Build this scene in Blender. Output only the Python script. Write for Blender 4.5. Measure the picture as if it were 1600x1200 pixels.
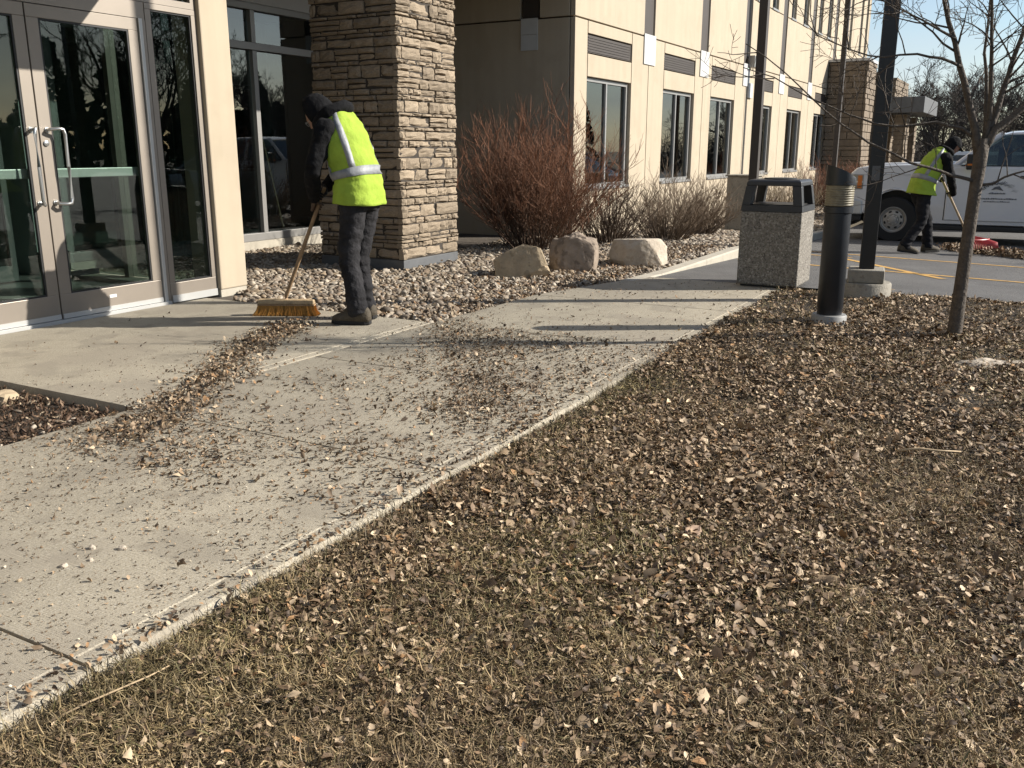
import bpy, bmesh, math, random
import numpy as np
from mathutils import Vector, Matrix, noise

for o in list(bpy.data.objects):
    bpy.data.objects.remove(o)
scene = bpy.context.scene
COL = scene.collection
R = math.radians
random.seed(7)
rng = np.random.default_rng(11)

# ------------------------------------------------------------------ camera
# world: +X runs along the walk and the facade, +Y towards the building, Z up
cam_d = bpy.data.cameras.new('camera')
cam = bpy.data.objects.new('camera', cam_d)
COL.objects.link(cam)
HEAD = R(29.24)
PITCH = R(14.52)
cam.location = (0, 0, 1.27)
cam.rotation_euler = (R(90) - PITCH, 0, HEAD - R(90))
cam_d.sensor_width = 36
cam_d.lens = 36 * 1413 / 1600
cam_d.clip_start = 0.05
cam_d.clip_end = 3000
scene.camera = cam
scene.render.resolution_x = 1024
scene.render.resolution_y = 768

# ------------------------------------------------------------------ light
SUN_AZ = R(-59)      # direction towards the sun, measured from +X
SUN_EL = R(29)
world = bpy.data.worlds.new('World')
scene.world = world
world.use_nodes = True
wn = world.node_tree.nodes
wl = world.node_tree.links
sky = wn.new('ShaderNodeTexSky')
sky.sky_type = 'NISHITA'
sky.sun_disc = False
sky.sun_elevation = SUN_EL
sky.sun_rotation = R(90) - SUN_AZ
sky.air_density = 1.0
sky.dust_density = 0.5
sky.ozone_density = 1.8
wn['Background'].inputs[1].default_value = 0.075
# thin high cloud over the whole sky
wtc = wn.new('ShaderNodeTexCoord')
wmp = wn.new('ShaderNodeMapping')
wmp.inputs['Scale'].default_value = (1.0, 1.0, 3.2)
wno = wn.new('ShaderNodeTexNoise')
wno.inputs['Scale'].default_value = 2.6
wno.inputs['Detail'].default_value = 7
wno.inputs['Roughness'].default_value = 0.6
wmr = wn.new('ShaderNodeMapRange')
wmr.inputs[1].default_value = 0.42
wmr.inputs[2].default_value = 0.72
wmr.inputs[4].default_value = 0.6
wmx = wn.new('ShaderNodeMixRGB')
wmx.inputs[2].default_value = (4.6, 5.0, 5.7, 1)
wl.new(wtc.outputs['Generated'], wmp.inputs[0])
wl.new(wmp.outputs[0], wno.inputs['Vector'])
wl.new(wno.outputs[0], wmr.inputs[0])
wl.new(wmr.outputs[0], wmx.inputs[0])
wl.new(sky.outputs[0], wmx.inputs[1])
wl.new(wmx.outputs[0], wn['Background'].inputs[0])
sun_d = bpy.data.lights.new('sun', 'SUN')
sun_d.energy = 5.0
sun_d.angle = R(0.5)
sun_d.color = (1.0, 0.94, 0.85)
sun = bpy.data.objects.new('sun', sun_d)
COL.objects.link(sun)
sd = Vector((math.cos(SUN_EL) * math.cos(SUN_AZ), math.cos(SUN_EL) * math.sin(SUN_AZ), math.sin(SUN_EL)))
sun.rotation_euler = sd.to_track_quat('Z', 'Y').to_euler()
scene.view_settings.view_transform = 'Standard'
scene.view_settings.look = 'None'
scene.view_settings.gamma = 1
scene.view_settings.exposure = 1.0
scene.view_settings.use_curve_mapping = False

# ------------------------------------------------------------------ materials
def mat(name, col, rough=0.75, var=0.18, scale=6.0, bump=0.0, bscale=60.0, metal=0.0, attr=None,
        rnd=0.0, speck=None, coat=0.0, spec=0.4, stain=None, voro=None, alb=0.70, streak=0.0, broom=0.0):
    m = bpy.data.materials.new(name)
    m.use_nodes = True
    n = m.node_tree.nodes
    l = m.node_tree.links
    b = n['Principled BSDF']
    b.inputs['Roughness'].default_value = rough
    b.inputs['Metallic'].default_value = metal
    b.inputs['Specular IOR Level'].default_value = spec
    b.inputs['Coat Weight'].default_value = coat
    tc = n.new('ShaderNodeTexCoord')
    c4 = (col[0], col[1], col[2], 1)
    if attr:
        a = n.new('ShaderNodeAttribute')
        a.attribute_name = attr
        out = a.outputs['Color']
    else:
        a = n.new('ShaderNodeRGB')
        a.outputs[0].default_value = c4
        out = a.outputs[0]
    def mulfac(out, facsock, lo, hi):
        mr = n.new('ShaderNodeMapRange')
        mr.inputs[3].default_value = lo
        mr.inputs[4].default_value = hi
        l.new(facsock, mr.inputs[0])
        vm = n.new('ShaderNodeVectorMath')
        vm.operation = 'SCALE'
        l.new(out, vm.inputs[0])
        l.new(mr.outputs[0], vm.inputs['Scale'])
        return vm.outputs[0]
    if var:
        t = n.new('ShaderNodeTexNoise')
        t.inputs['Scale'].default_value = scale
        t.inputs['Detail'].default_value = 8
        t.inputs['Roughness'].default_value = 0.65
        l.new(tc.outputs['Object'], t.inputs['Vector'])
        mr0 = n.new('ShaderNodeMapRange')
        mr0.inputs[1].default_value = 0.3
        mr0.inputs[2].default_value = 0.7
        l.new(t.outputs[0], mr0.inputs[0])
        out = mulfac(out, mr0.outputs[0], 1 - var, 1 + var)
    if streak:         # rain streaks: noise stretched down the wall
        mp = n.new('ShaderNodeMapping')
        mp.inputs['Scale'].default_value = (7.0, 7.0, 0.35)
        l.new(tc.outputs['Object'], mp.inputs[0])
        t = n.new('ShaderNodeTexNoise')
        t.inputs['Scale'].default_value = 1.0
        t.inputs['Detail'].default_value = 5
        l.new(mp.outputs[0], t.inputs['Vector'])
        mr0 = n.new('ShaderNodeMapRange')
        mr0.inputs[1].default_value = 0.35
        mr0.inputs[2].default_value = 0.75
        l.new(t.outputs[0], mr0.inputs[0])
        out = mulfac(out, mr0.outputs[0], 1.02, 1 - streak)
    if rnd:
        oi = n.new('ShaderNodeObjectInfo')
        out = mulfac(out, oi.outputs['Random'], 1 - rnd, 1 + rnd)
    if speck:          # (scale, dark colour, threshold, amount)
        for (ss, sc, th, amt) in speck:
            t = n.new('ShaderNodeTexNoise')
            t.inputs['Scale'].default_value = ss
            t.inputs['Detail'].default_value = 3
            l.new(tc.outputs['Object'], t.inputs['Vector'])
            mr = n.new('ShaderNodeMapRange')
            mr.inputs[1].default_value = th
            mr.inputs[2].default_value = th + 0.07
            mr.inputs[4].default_value = amt
            l.new(t.outputs[0], mr.inputs[0])
            mx = n.new('ShaderNodeMixRGB')
            mx.inputs[2].default_value = (*sc, 1)
            l.new(mr.outputs[0], mx.inputs[0])
            l.new(out, mx.inputs[1])
            out = mx.outputs[0]
    if voro:           # (scale, list of chip colours low/high)
        v = n.new('ShaderNodeTexVoronoi')
        v.inputs['Scale'].default_value = voro[0]
        l.new(tc.outputs['Object'], v.inputs['Vector'])
        rp = n.new('ShaderNodeValToRGB')
        cols = voro[1]
        while len(rp.color_ramp.elements) < len(cols):
            rp.color_ramp.elements.new(0.5)
        for i, cc in enumerate(cols):
            rp.color_ramp.elements[i].position = i / (len(cols) - 1)
            rp.color_ramp.elements[i].color = (*cc, 1)
        sx = n.new('ShaderNodeSeparateXYZ')
        l.new(v.outputs['Color'], sx.inputs[0])
        l.new(sx.outputs[0], rp.inputs[0])
        out = rp.outputs[0]
        bp = n.new('ShaderNodeBump')
        bp.inputs['Strength'].default_value = 0.7
        bp.inputs['Distance'].default_value = 0.01
        bp.invert = True
        l.new(v.outputs['Distance'], bp.inputs['Height'])
        l.new(bp.outputs[0], b.inputs['Normal'])
    vs = n.new('ShaderNodeVectorMath')
    vs.operation = 'SCALE'
    vs.inputs['Scale'].default_value = alb
    l.new(out, vs.inputs[0])
    l.new(vs.outputs[0], b.inputs['Base Color'])
    if bump:
        t = n.new('ShaderNodeTexNoise')
        t.inputs['Scale'].default_value = bscale
        t.inputs['Detail'].default_value = 6
        l.new(tc.outputs['Object'], t.inputs['Vector'])
        bp = n.new('ShaderNodeBump')
        bp.inputs['Strength'].default_value = bump
        bp.inputs['Distance'].default_value = 0.02
        l.new(t.outputs[0], bp.inputs['Height'])
        last = bp
        if broom:      # broom finish: fine lines across the walk
            mp = n.new('ShaderNodeMapping')
            mp.inputs['Scale'].default_value = (330.0, 9.0, 1.0)
            l.new(tc.outputs['Object'], mp.inputs[0])
            t2 = n.new('ShaderNodeTexNoise')
            t2.inputs['Scale'].default_value = 1.0
            t2.inputs['Detail'].default_value = 3
            l.new(mp.outputs[0], t2.inputs['Vector'])
            bp2_ = n.new('ShaderNodeBump')
            bp2_.inputs['Strength'].default_value = broom
            bp2_.inputs['Distance'].default_value = 0.01
            l.new(t2.outputs[0], bp2_.inputs['Height'])
            l.new(bp.outputs[0], bp2_.inputs['Normal'])
            last = bp2_
        l.new(last.outputs[0], b.inputs['Normal'])
    return m

def glass_mat(name, tint, refl=1.0, ior=1.5):
    m = bpy.data.materials.new(name)
    m.use_nodes = True
    n = m.node_tree.nodes
    l = m.node_tree.links
    n.remove(n['Principled BSDF'])
    tr = n.new('ShaderNodeBsdfTransparent')
    tr.inputs[0].default_value = (*tint, 1)
    gl = n.new('ShaderNodeBsdfGlossy')
    gl.inputs['Roughness'].default_value = 0.004
    gl.inputs[0].default_value = (refl, refl, refl, 1)
    # Schlick reflectance, the same from both faces of the pane
    lw = n.new('ShaderNodeLayerWeight')
    lw.inputs[0].default_value = 0.5
    pw = n.new('ShaderNodeMath')
    pw.operation = 'POWER'
    pw.inputs[1].default_value = 5.0
    l.new(lw.outputs['Facing'], pw.inputs[0])
    f0 = ((ior - 1) / (ior + 1)) ** 2
    fr = n.new('ShaderNodeMath')
    fr.operation = 'MULTIPLY_ADD'
    fr.inputs[1].default_value = 1 - f0
    fr.inputs[2].default_value = f0
    l.new(pw.outputs[0], fr.inputs[0])
    # faint waviness of large panes
    tc = n.new('ShaderNodeTexCoord')
    t = n.new('ShaderNodeTexNoise')
    t.inputs['Scale'].default_value = 1.6
    l.new(tc.outputs['Object'], t.inputs['Vector'])
    bp = n.new('ShaderNodeBump')
    bp.inputs['Strength'].default_value = 0.004
    bp.inputs['Distance'].default_value = 0.1
    l.new(t.outputs[0], bp.inputs['Height'])
    l.new(bp.outputs[0], gl.inputs['Normal'])
    mx = n.new('ShaderNodeMixShader')
    l.new(fr.outputs[0], mx.inputs[0])
    l.new(tr.outputs[0], mx.inputs[1])
    l.new(gl.outputs[0], mx.inputs[2])
    l.new(mx.outputs[0], n['Material Output'].inputs[0])
    return m

M = {}
M['concrete'] = mat('concrete', (0.475, 0.42, 0.318), 0.85, 0.14, 2.2, 0.28, 380,
                    speck=[(170, (0.20, 0.17, 0.13), 0.545, 0.7), (110, (0.64, 0.59, 0.49), 0.56, 0.55), (60, (0.27, 0.235, 0.185), 0.6, 0.5), (3.0, (0.33, 0.29, 0.225), 0.53, 0.6), (1.1, (0.36, 0.315, 0.245), 0.52, 0.6), (9.0, (0.28, 0.235, 0.175), 0.62, 0.5)], broom=0.35)
M['kerb'] = mat('kerb_concrete', (0.5, 0.455, 0.37), 0.85, 0.14, 5, 0.25, 150, speck=[(90, (0.26, 0.22, 0.17), 0.62, 0.4)])
M['joint'] = mat('joint_filler', (0.05, 0.045, 0.04), 0.9, 0.2)
M['asphalt'] = mat('asphalt', (0.135, 0.13, 0.124), 0.8, 0.2, 1.2, 0.5, 180, speck=[(260, (0.2, 0.19, 0.18), 0.6, 0.5), (1.1, (0.11, 0.105, 0.1), 0.55, 0.7)])
M['paint_line'] = mat('worn_orange_paint', (0.62, 0.36, 0.09), 0.7, 0.25, 5, speck=[(14, (0.12, 0.11, 0.1), 0.6, 0.8)])
M['soil'] = mat('soil', (0.05, 0.037, 0.025), 0.95, 0.35, 9, 0.8, 70)
M['far_ground'] = mat('far_ground', (0.17, 0.14, 0.09), 0.95, 0.3, 0.3)
M['gravel_base'] = mat('gravel_base', (0.11, 0.09, 0.07), 0.95, 0.4, 20, 0.8, 60)
M['gravel'] = mat('river_gravel', (1, 1, 1), 0.8, 0.2, 40, attr='Col', alb=0.64)
M['leaf'] = mat('dry_leaf', (1, 1, 1), 0.65, 0.15, 60, attr='Col', spec=0.3, alb=0.92)
M['grass'] = mat('dry_grass', (1, 1, 1), 0.7, 0.0, attr='Col', spec=0.25, alb=0.78)
M['mulch'] = mat('mulch', (1, 1, 1), 0.9, 0.15, 60, attr='Col', spec=0.15)
M['stucco'] = mat('cream_stucco', (0.54, 0.455, 0.335), 0.9, 0.05, 1.2, 0.2, 260, speck=[(2.2, (0.47, 0.39, 0.28), 0.56, 0.35)], streak=0.07)
M['stucco_back'] = mat('wall_backing', (0.10, 0.085, 0.065), 0.9, 0.1)
M['louvre'] = mat('brown_louvre', (0.058, 0.046, 0.038), 0.6, 0.1, 4)
M['light_panel'] = mat('light_panel', (0.62, 0.62, 0.6), 0.55, 0.05)
M['alu'] = mat('champagne_aluminium', (0.33, 0.285, 0.235), 0.42, 0.06, 3, metal=0.35, spec=0.5)
M['alu_light'] = mat('pale_aluminium', (0.62, 0.62, 0.60), 0.35, 0.05, 3, metal=0.3)
M['alu_grey'] = mat('grey_aluminium', (0.36, 0.35, 0.33), 0.4, 0.05, 3, metal=0.4)
M['alu_window'] = mat('window_aluminium', (0.40, 0.395, 0.38), 0.4, 0.05, 3, metal=0.4)
M['steel'] = mat('brushed_steel', (0.66, 0.66, 0.64), 0.28, 0.05, 12, metal=0.85)
M['glass'] = glass_mat('tinted_glass', (0.71, 0.775, 0.745), 0.9, 1.5)
M['glass_dark'] = glass_mat('dark_tinted_glass', (0.45, 0.51, 0.50), 1.0, 1.9)
M['interior'] = mat('interior_wall', (0.55, 0.59, 0.55), 0.8, 0.06, 1, alb=1.0)
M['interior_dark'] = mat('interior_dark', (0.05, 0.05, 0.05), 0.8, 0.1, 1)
M['floor_tile'] = mat('floor_tile', (0.30, 0.30, 0.28), 0.4, 0.15, 3)
M['black_plastic'] = mat('black_plastic', (0.03, 0.031, 0.033), 0.45, 0.12, 6, 0.08, 200)
M['black_metal'] = mat('black_painted_metal', (0.016, 0.016, 0.017), 0.36, 0.2, 8, 0.05, 120)
M['bollard_paint'] = mat('navy_black_paint', (0.02, 0.024, 0.03), 0.38, 0.2, 9, 0.05, 90)
M['lens'] = mat('bollard_lens', (0.26, 0.23, 0.16), 0.5, 0.25, 30, spec=0.2)
M['aggregate'] = mat('exposed_aggregate', (0.3, 0.27, 0.22), 0.85, 0.0,
                     voro=(75, [(0.08, 0.072, 0.06), (0.30, 0.27, 0.225), (0.16, 0.145, 0.12), (0.40, 0.37, 0.32), (0.21, 0.19, 0.16), (0.27, 0.245, 0.21)]))
M['bin_edge'] = mat('bin_base_plastic', (0.02, 0.02, 0.02), 0.5, 0.1)
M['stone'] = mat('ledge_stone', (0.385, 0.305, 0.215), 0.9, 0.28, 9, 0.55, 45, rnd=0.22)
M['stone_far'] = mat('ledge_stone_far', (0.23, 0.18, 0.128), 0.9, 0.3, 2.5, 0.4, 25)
M['mortar'] = mat('dark_mortar', (0.06, 0.05, 0.04), 0.95, 0.2)  # dark joint colour of the pillar core between the stones
M['base_metal'] = mat('slate_base', (0.13, 0.135, 0.14), 0.6, 0.15)
M['boulder_tan'] = mat('tan_boulder', (0.46, 0.36, 0.235), 0.9, 0.25, 6, 0.7, 18, speck=[(14, (0.25, 0.19, 0.12), 0.58, 0.6)])
M['boulder_grey'] = mat('grey_brown_boulder', (0.29, 0.23, 0.175), 0.9, 0.3, 7, 0.9, 16, speck=[(10, (0.13, 0.10, 0.075), 0.56, 0.7)])
M['boulder_pale'] = mat('pale_boulder', (0.56, 0.48, 0.38), 0.9, 0.2, 6, 0.7, 20, speck=[(12, (0.36, 0.29, 0.2), 0.57, 0.5)])
M['bark'] = mat('grey_bark', (0.105, 0.085, 0.066), 0.9, 0.35, 22, 0.6, 60)
M['twig'] = mat('twig_bark', (0.085, 0.064, 0.047), 0.85, 0.3, 20)
M['bark_far'] = mat('far_bark', (0.085, 0.068, 0.055), 0.9, 0.3, 3)
M['shrub'] = mat('shrub_stem', (1, 1, 1), 0.75, 0.1, 20, attr='Col', spec=0.25)
M['needle'] = mat('conifer_needles', (0.02, 0.032, 0.017), 0.85, 0.4, 2)
M['concrete_base'] = mat('grey_footing', (0.34, 0.31, 0.255), 0.9, 0.22, 9, 0.3, 80, speck=[(18, (0.18, 0.155, 0.12), 0.58, 0.6)])
M['galv'] = mat('grey_footing_form', (0.30, 0.30, 0.29), 0.6, 0.15, 6)
M['white_paint'] = mat('white_car_paint', (0.80, 0.81, 0.83), 0.3, 0.03, 1, coat=0.5, alb=0.68)
M['silver_paint'] = mat('silver_car_paint', (0.42, 0.43, 0.44), 0.28, 0.03, 1, metal=0.4, coat=0.6)
M['dark_paint'] = mat('dark_blue_car_paint', (0.03, 0.045, 0.09), 0.25, 0.03, 1, coat=0.6)
M['tyre'] = mat('tyre_rubber', (0.018, 0.018, 0.018), 0.8, 0.2, 30)
M['rim'] = mat('steel_rim', (0.42, 0.40, 0.37), 0.4, 0.1, 20, metal=0.5)
M['chrome'] = mat('chrome', (0.75, 0.75, 0.75), 0.22, 0.05, metal=0.6, alb=1.0)
M['trim'] = mat('black_trim', (0.02, 0.02, 0.02), 0.5, 0.1)
M['car_glass'] = glass_mat('car_glass', (0.55, 0.60, 0.58), 0.95, 1.6)
M['lamp_clear'] = mat('headlight_lens', (0.34, 0.31, 0.25), 0.15, 0.1, 30, spec=0.8)
M['amber'] = mat('amber_lens', (0.7, 0.2, 0.03), 0.25, 0.1)
M['logo'] = mat('dark_lettering', (0.13, 0.135, 0.15), 0.5, 0.1)
M['white_decal'] = mat('white_sticker', (0.75, 0.75, 0.72), 0.6, 0.05)
M['hoodie'] = mat('black_hoodie', (0.009, 0.009, 0.010), 0.92, 0.35, 14, 0.8, 22, spec=0.15)
M['denim'] = mat('grey_denim', (0.031, 0.030, 0.032), 0.92, 0.6, 6, 0.8, 26, spec=0.15)
M['denim_dark'] = mat('dark_work_trousers', (0.022, 0.022, 0.025), 0.92, 0.35, 9, 0.4, 220, spec=0.15)
M['hivis'] = mat('lime_hi_vis_fabric', (0.36, 0.50, 0.06), 0.85, 0.12, 9, 0.75, 15, spec=0.2)
M['silver_tape'] = mat('silver_tape', (0.30, 0.31, 0.32), 0.55, 0.15, 20, 0.5, 15, metal=0.1)
M['skin'] = mat('skin', (0.36, 0.2, 0.135), 0.6, 0.1, 20)
M['boot'] = mat('boot_leather', (0.085, 0.068, 0.045), 0.8, 0.3, 18, 0.4, 90)
M['sole'] = mat('boot_sole', (0.02, 0.019, 0.018), 0.85, 0.2)
M['glove'] = mat('work_glove', (0.03, 0.026, 0.024), 0.85, 0.3, 25, 0.3, 200)
M['glove_tan'] = mat('worn_glove', (0.11, 0.07, 0.045), 0.85, 0.3, 25, 0.3, 200)
M['wood'] = mat('worn_wood', (0.36, 0.235, 0.13), 0.7, 0.3, 18, 0.15, 60)
M['wood_pale'] = mat('pale_wood_block', (0.50, 0.37, 0.22), 0.7, 0.25, 14, 0.15, 60)
M['bristle'] = mat('amber_bristles', (0.50, 0.235, 0.04), 0.7, 0.3, 40)
M['rake_red'] = mat('red_rake_plastic', (0.5, 0.05, 0.05), 0.45, 0.1)

# ------------------------------------------------------------------ mesh helpers
class MB:
    def __init__(s):
        s.v = []
        s.f = []
        s.mi = []
        s.c = []
    def quad(s, *idx, m=0):
        s.f.append(idx)
        s.mi.append(m)
    def box(s, x0, x1, y0, y1, z0, z1, m=0):
        b = len(s.v)
        s.v += [(x0, y0, z0), (x1, y0, z0), (x1, y1, z0), (x0, y1, z0), (x0, y0, z1), (x1, y0, z1), (x1, y1, z1), (x0, y1, z1)]
        for q in ((0, 3, 2, 1), (4, 5, 6, 7), (0, 1, 5, 4), (1, 2, 6, 5), (2, 3, 7, 6), (3, 0, 4, 7)):
            s.quad(*[b + i for i in q], m=m)
        return s
    def loft(s, rings, cap=True, m=0, cols=None):
        b = len(s.v)
        n = len(rings[0])
        for k, r in enumerate(rings):
            s.v += [tuple(p) for p in r]
            if cols is not None:
                s.c += [cols[k]] * n
        for i in range(len(rings) - 1):
            for j in range(n):
                a = b + i * n + j
                a2 = b + i * n + (j + 1) % n
                s.quad(a, a2, a2 + n, a + n, m=m)
        if cap:
            s.quad(*[b + j for j in reversed(range(n))], m=m)
            e = b + (len(rings) - 1) * n
            s.quad(*[e + j for j in range(n)], m=m)
        return s
    def tube(s, pts, rad, n=6, cap=True, m=0, cols=None):
        pts = [Vector(p) for p in pts]
        rings = []
        up = None
        for i, p in enumerate(pts):
            d = (pts[min(i + 1, len(pts) - 1)] - pts[max(i - 1, 0)])
            if d.length < 1e-9:
                d = Vector((0, 0, 1))
            d.normalize()
            if up is None:
                up = Vector((0, 0, 1)) if abs(d.z) < 0.9 else Vector((1, 0, 0))
            u = d.cross(up)
            if u.length < 1e-6:
                u = d.orthogonal()
            u.normalize()
            w = d.cross(u).normalized()
            up = -w if False else up
            r = rad[i] if hasattr(rad, '__len__') else rad
            rings.append([p + (u * math.cos(2 * math.pi * k / n) + w * math.sin(2 * math.pi * k / n)) * r for k in range(n)])
        return s.loft(rings, cap, m, cols)
    def cyl(s, c, r, z0, z1, n=24, r2=None, m=0):
        r2 = r if r2 is None else r2
        rings = [[(c[0] + rr * math.cos(2 * math.pi * k / n), c[1] + rr * math.sin(2 * math.pi * k / n), z) for k in range(n)] for rr, z in ((r, z0), (r2, z1))]
        return s.loft(rings, True, m)
    def lathe(s, prof, n=28, c=(0, 0, 0), m=0, axis='z', cap=True):
        rings = []
        for r, z in prof:
            ring = []
            for k in range(n):
                a = 2 * math.pi * k / n
                if axis == 'z':
                    ring.append((c[0] + r * math.cos(a), c[1] + r * math.sin(a), c[2] + z))
                else:       # revolve about local y
                    ring.append((c[0] + r * math.cos(a), c[1] + z, c[2] - r * math.sin(a)))
            rings.append(ring)
        return s.loft(rings, cap, m)
    def prism(s, poly, axis, a0, a1, m=0):
        """poly: list of 2-D points; extruded along axis from a0 to a1"""
        def P(p, a):
            if axis == 'y':
                return (p[0], a, p[1])
            if axis == 'x':
                return (a, p[0], p[1])
            return (p[0], p[1], a)
        rings = [[P(p, a0) for p in poly], [P(p, a1) for p in poly]]
        return s.loft(rings, True, m)
    def obj(s, name, mats, parent=None, smooth=False, bevel=0, seg=2):
        me = bpy.data.meshes.new(name)
        me.from_pydata(s.v, [], s.f)
        if not isinstance(mats, (list, tuple)):
            mats = [mats]
        for mm in mats:
            me.materials.append(M[mm] if isinstance(mm, str) else mm)
        if len(mats) > 1:
            me.polygons.foreach_set('material_index', s.mi)
        if s.c and len(s.c) == len(s.v):
            ca = me.color_attributes.new('Col', 'FLOAT_COLOR', 'POINT')
            ca.data.foreach_set('color', np.array([(*c, 1) for c in s.c], dtype=np.float32).ravel())
        bm = bmesh.new()
        bm.from_mesh(me)
        bmesh.ops.recalc_face_normals(bm, faces=bm.faces)
        bm.to_mesh(me)
        bm.free()
        if smooth:
            me.shade_smooth()
            if smooth != 'all':
                me.set_sharp_from_angle(angle=R(smooth if smooth is not True else 40))
        o = bpy.data.objects.new(name, me)
        COL.objects.link(o)
        if parent:
            o.parent = parent
        if bevel:
            bv = o.modifiers.new('bevel', 'BEVEL')
            bv.width = bevel
            bv.segments = seg
            bv.limit_method = 'ANGLE'
            bv.angle_limit = R(35)
        return o

def empty(name, loc=(0, 0, 0), rz=0.0, parent=None):
    o = bpy.data.objects.new(name, None)
    o.empty_display_size = 0.2
    o.location = loc
    o.rotation_euler = (0, 0, rz)
    COL.objects.link(o)
    if parent:
        o.parent = parent
    return o

def tag(o, label=None, cat=None, group=None, kind=None):
    if label:
        o['label'] = label
    if cat:
        o['category'] = cat
    if group:
        o['group'] = group
    if kind:
        o['kind'] = kind
    return o

def np_mesh(name, V, F, mats, colv=None, smooth=False, parent=None):
    """V (n,3), F (m,k) equal-sized faces, colv (n,3)"""
    me = bpy.data.meshes.new(name)
    k = F.shape[1]
    me.vertices.add(len(V))
    me.vertices.foreach_set('co', np.ascontiguousarray(V, dtype=np.float32).ravel())
    me.loops.add(F.size)
    me.loops.foreach_set('vertex_index', np.ascontiguousarray(F, dtype=np.int32).ravel())
    me.polygons.add(len(F))
    me.polygons.foreach_set('loop_start', np.arange(0, F.size, k, dtype=np.int32))
    me.polygons.foreach_set('loop_total', np.full(len(F), k, dtype=np.int32))
    if smooth:
        me.polygons.foreach_set('use_smooth', np.ones(len(F), dtype=bool))
    me.update(calc_edges=True)
    if colv is not None:
        ca = me.color_attributes.new('Col', 'FLOAT_COLOR', 'POINT')
        ca.data.foreach_set('color', np.concatenate([colv, np.ones((len(colv), 1))], 1).astype(np.float32).ravel())
    me.materials.append(M[mats])
    me.validate()
    o = bpy.data.objects.new(name, me)
    COL.objects.link(o)
    if parent:
        o.parent = parent
    return o

def vnoise(x, y, s=1.0, seed=0):
    """cheap smooth value noise for arrays"""
    x = np.asarray(x) * s + seed * 17.3
    y = np.asarray(y) * s - seed * 9.1
    xi = np.floor(x).astype(np.int64)
    yi = np.floor(y).astype(np.int64)
    fx = x - xi
    fy = y - yi
    fx = fx * fx * (3 - 2 * fx)
    fy = fy * fy * (3 - 2 * fy)
    def h(a, b):
        n = (a * 374761393 + b * 668265263 + seed * 1442695) & 0x7fffffff
        n = ((n ^ (n >> 13)) * 1274126177) & 0x7fffffff
        return (n % 10007) / 10007.0
    return (h(xi, yi) * (1 - fx) + h(xi + 1, yi) * fx) * (1 - fy) + (h(xi, yi + 1) * (1 - fx) + h(xi + 1, yi + 1) * fx) * fy

# ------------------------------------------------------------------ ground heights
def lotz(x):
    return -0.037 * (min(max(x, 8.8), 18.5) - 8.9) - 0.004
def kerbz(x):
    return 0.004 if x < 12.1 else lotz(x) + 0.126
def lawn_h(x, y):
    x = np.asarray(x, dtype=float)
    y = np.asarray(y, dtype=float)
    e = np.clip((x - 4.2) / 1.3, 0, 1)
    e = e * e * (3 - 2 * e)
    h = -0.044 * (1 - e) + 0.004 * e
    far = np.clip((1.9 - y) / 1.0, 0, 1)
    h = h + 0.018 * far + (vnoise(x, y, 1.3, 3) - 0.5) * 0.05 * np.clip((1.9 - y) / 0.4, 0.1, 1) + (vnoise(x, y, 6, 5) - 0.5) * 0.018
    h = h - 0.06 * np.clip((x - 8.45) / 0.4, 0, 1)
    return h
def bed_h(x, y):
    return np.where(np.asarray(x) < 12.1, -0.035, np.vectorize(kerbz)(x) - 0.04) + (vnoise(x, y, 1.1, 8) - 0.5) * 0.04

def grid(name, x0, x1, nx, y0, y1, ny, hf, m, kind='structure'):
    xs = np.linspace(x0, x1, nx)
    ys = np.linspace(y0, y1, ny)
    X, Y = np.meshgrid(xs, ys)
    Z = hf(X, Y)
    V = np.stack([X.ravel(), Y.ravel(), Z.ravel()], 1)
    i = np.arange(nx * ny).reshape(ny, nx)
    F = np.stack([i[:-1, :-1], i[:-1, 1:], i[1:, 1:], i[1:, :-1]], -1).reshape(-1, 4)
    o = np_mesh(name, V, F, m, smooth=True)
    if kind:
        o['kind'] = kind
    return o

# far ground to the horizon
b = MB()
b.v = [(-900, -900, -0.62), (900, -900, -0.62), (900, 900, -0.62), (-900, 900, -0.62)]
b.f = [(0, 1, 2, 3)]
b.mi = [0]
tag(b.obj('ground', 'far_ground'), kind='structure')

lawn = grid('lawn', -6, 8.86, 180, -12, 1.917, 170, lawn_h, 'soil')
bed = grid('gravel_bed', 5.63, 40, 260, 3.4, 8.95, 60, bed_h, 'gravel_base')
# the part of the bed nearest the walk, between the tapering slab edge and the bed sheet
planting = grid('planting_bed', -4, 2.905, 60, 3.87, 6.28, 26, lambda x, y: -0.06 + (vnoise(x, y, 4, 2) - 0.5) * 0.03, 'soil')

# parking lot: falls away from the walk, then level
b = MB()
xs = [8.84, 18.5, 75]
for x in xs:
    b.v += [(x, -70, lotz(x)), (x, 3.262, lotz(x))]
for i in range(2):
    b.quad(2 * i, 2 * i + 2, 2 * i + 3, 2 * i + 1)
lot = tag(b.obj('parking_lot', 'asphalt'), kind='structure')

def line(p, q, w=0.09):
    p = Vector((*p, 0))
    q = Vector((*q, 0))
    d = (q - p).normalized()
    s = Vector((-d.y, d.x, 0)) * w / 2
    n = max(2, int((q - p).length / 0.6))
    b = MB()
    for i in range(n + 1):
        c = p.lerp(q, i / n)
        for e in (-1, 1):
            t = c + s * e
            b.v.append((t.x, t.y, lotz(t.x) + 0.004))
    for i in range(n):
        b.quad(2 * i, 2 * i + 1, 2 * i + 3, 2 * i + 2)
    o = b.obj('painted_line', 'paint_line')
    return tag(o, kind='structure')
line((14.05, 3.2), (11.6, -4.2))
line((11.75, 3.2), (10.1, -2.6))
line((13.35, 2.40), (10.66, 0.69))
line((13.4, 3.2), (13.05, 2.0), 0.08)

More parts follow.
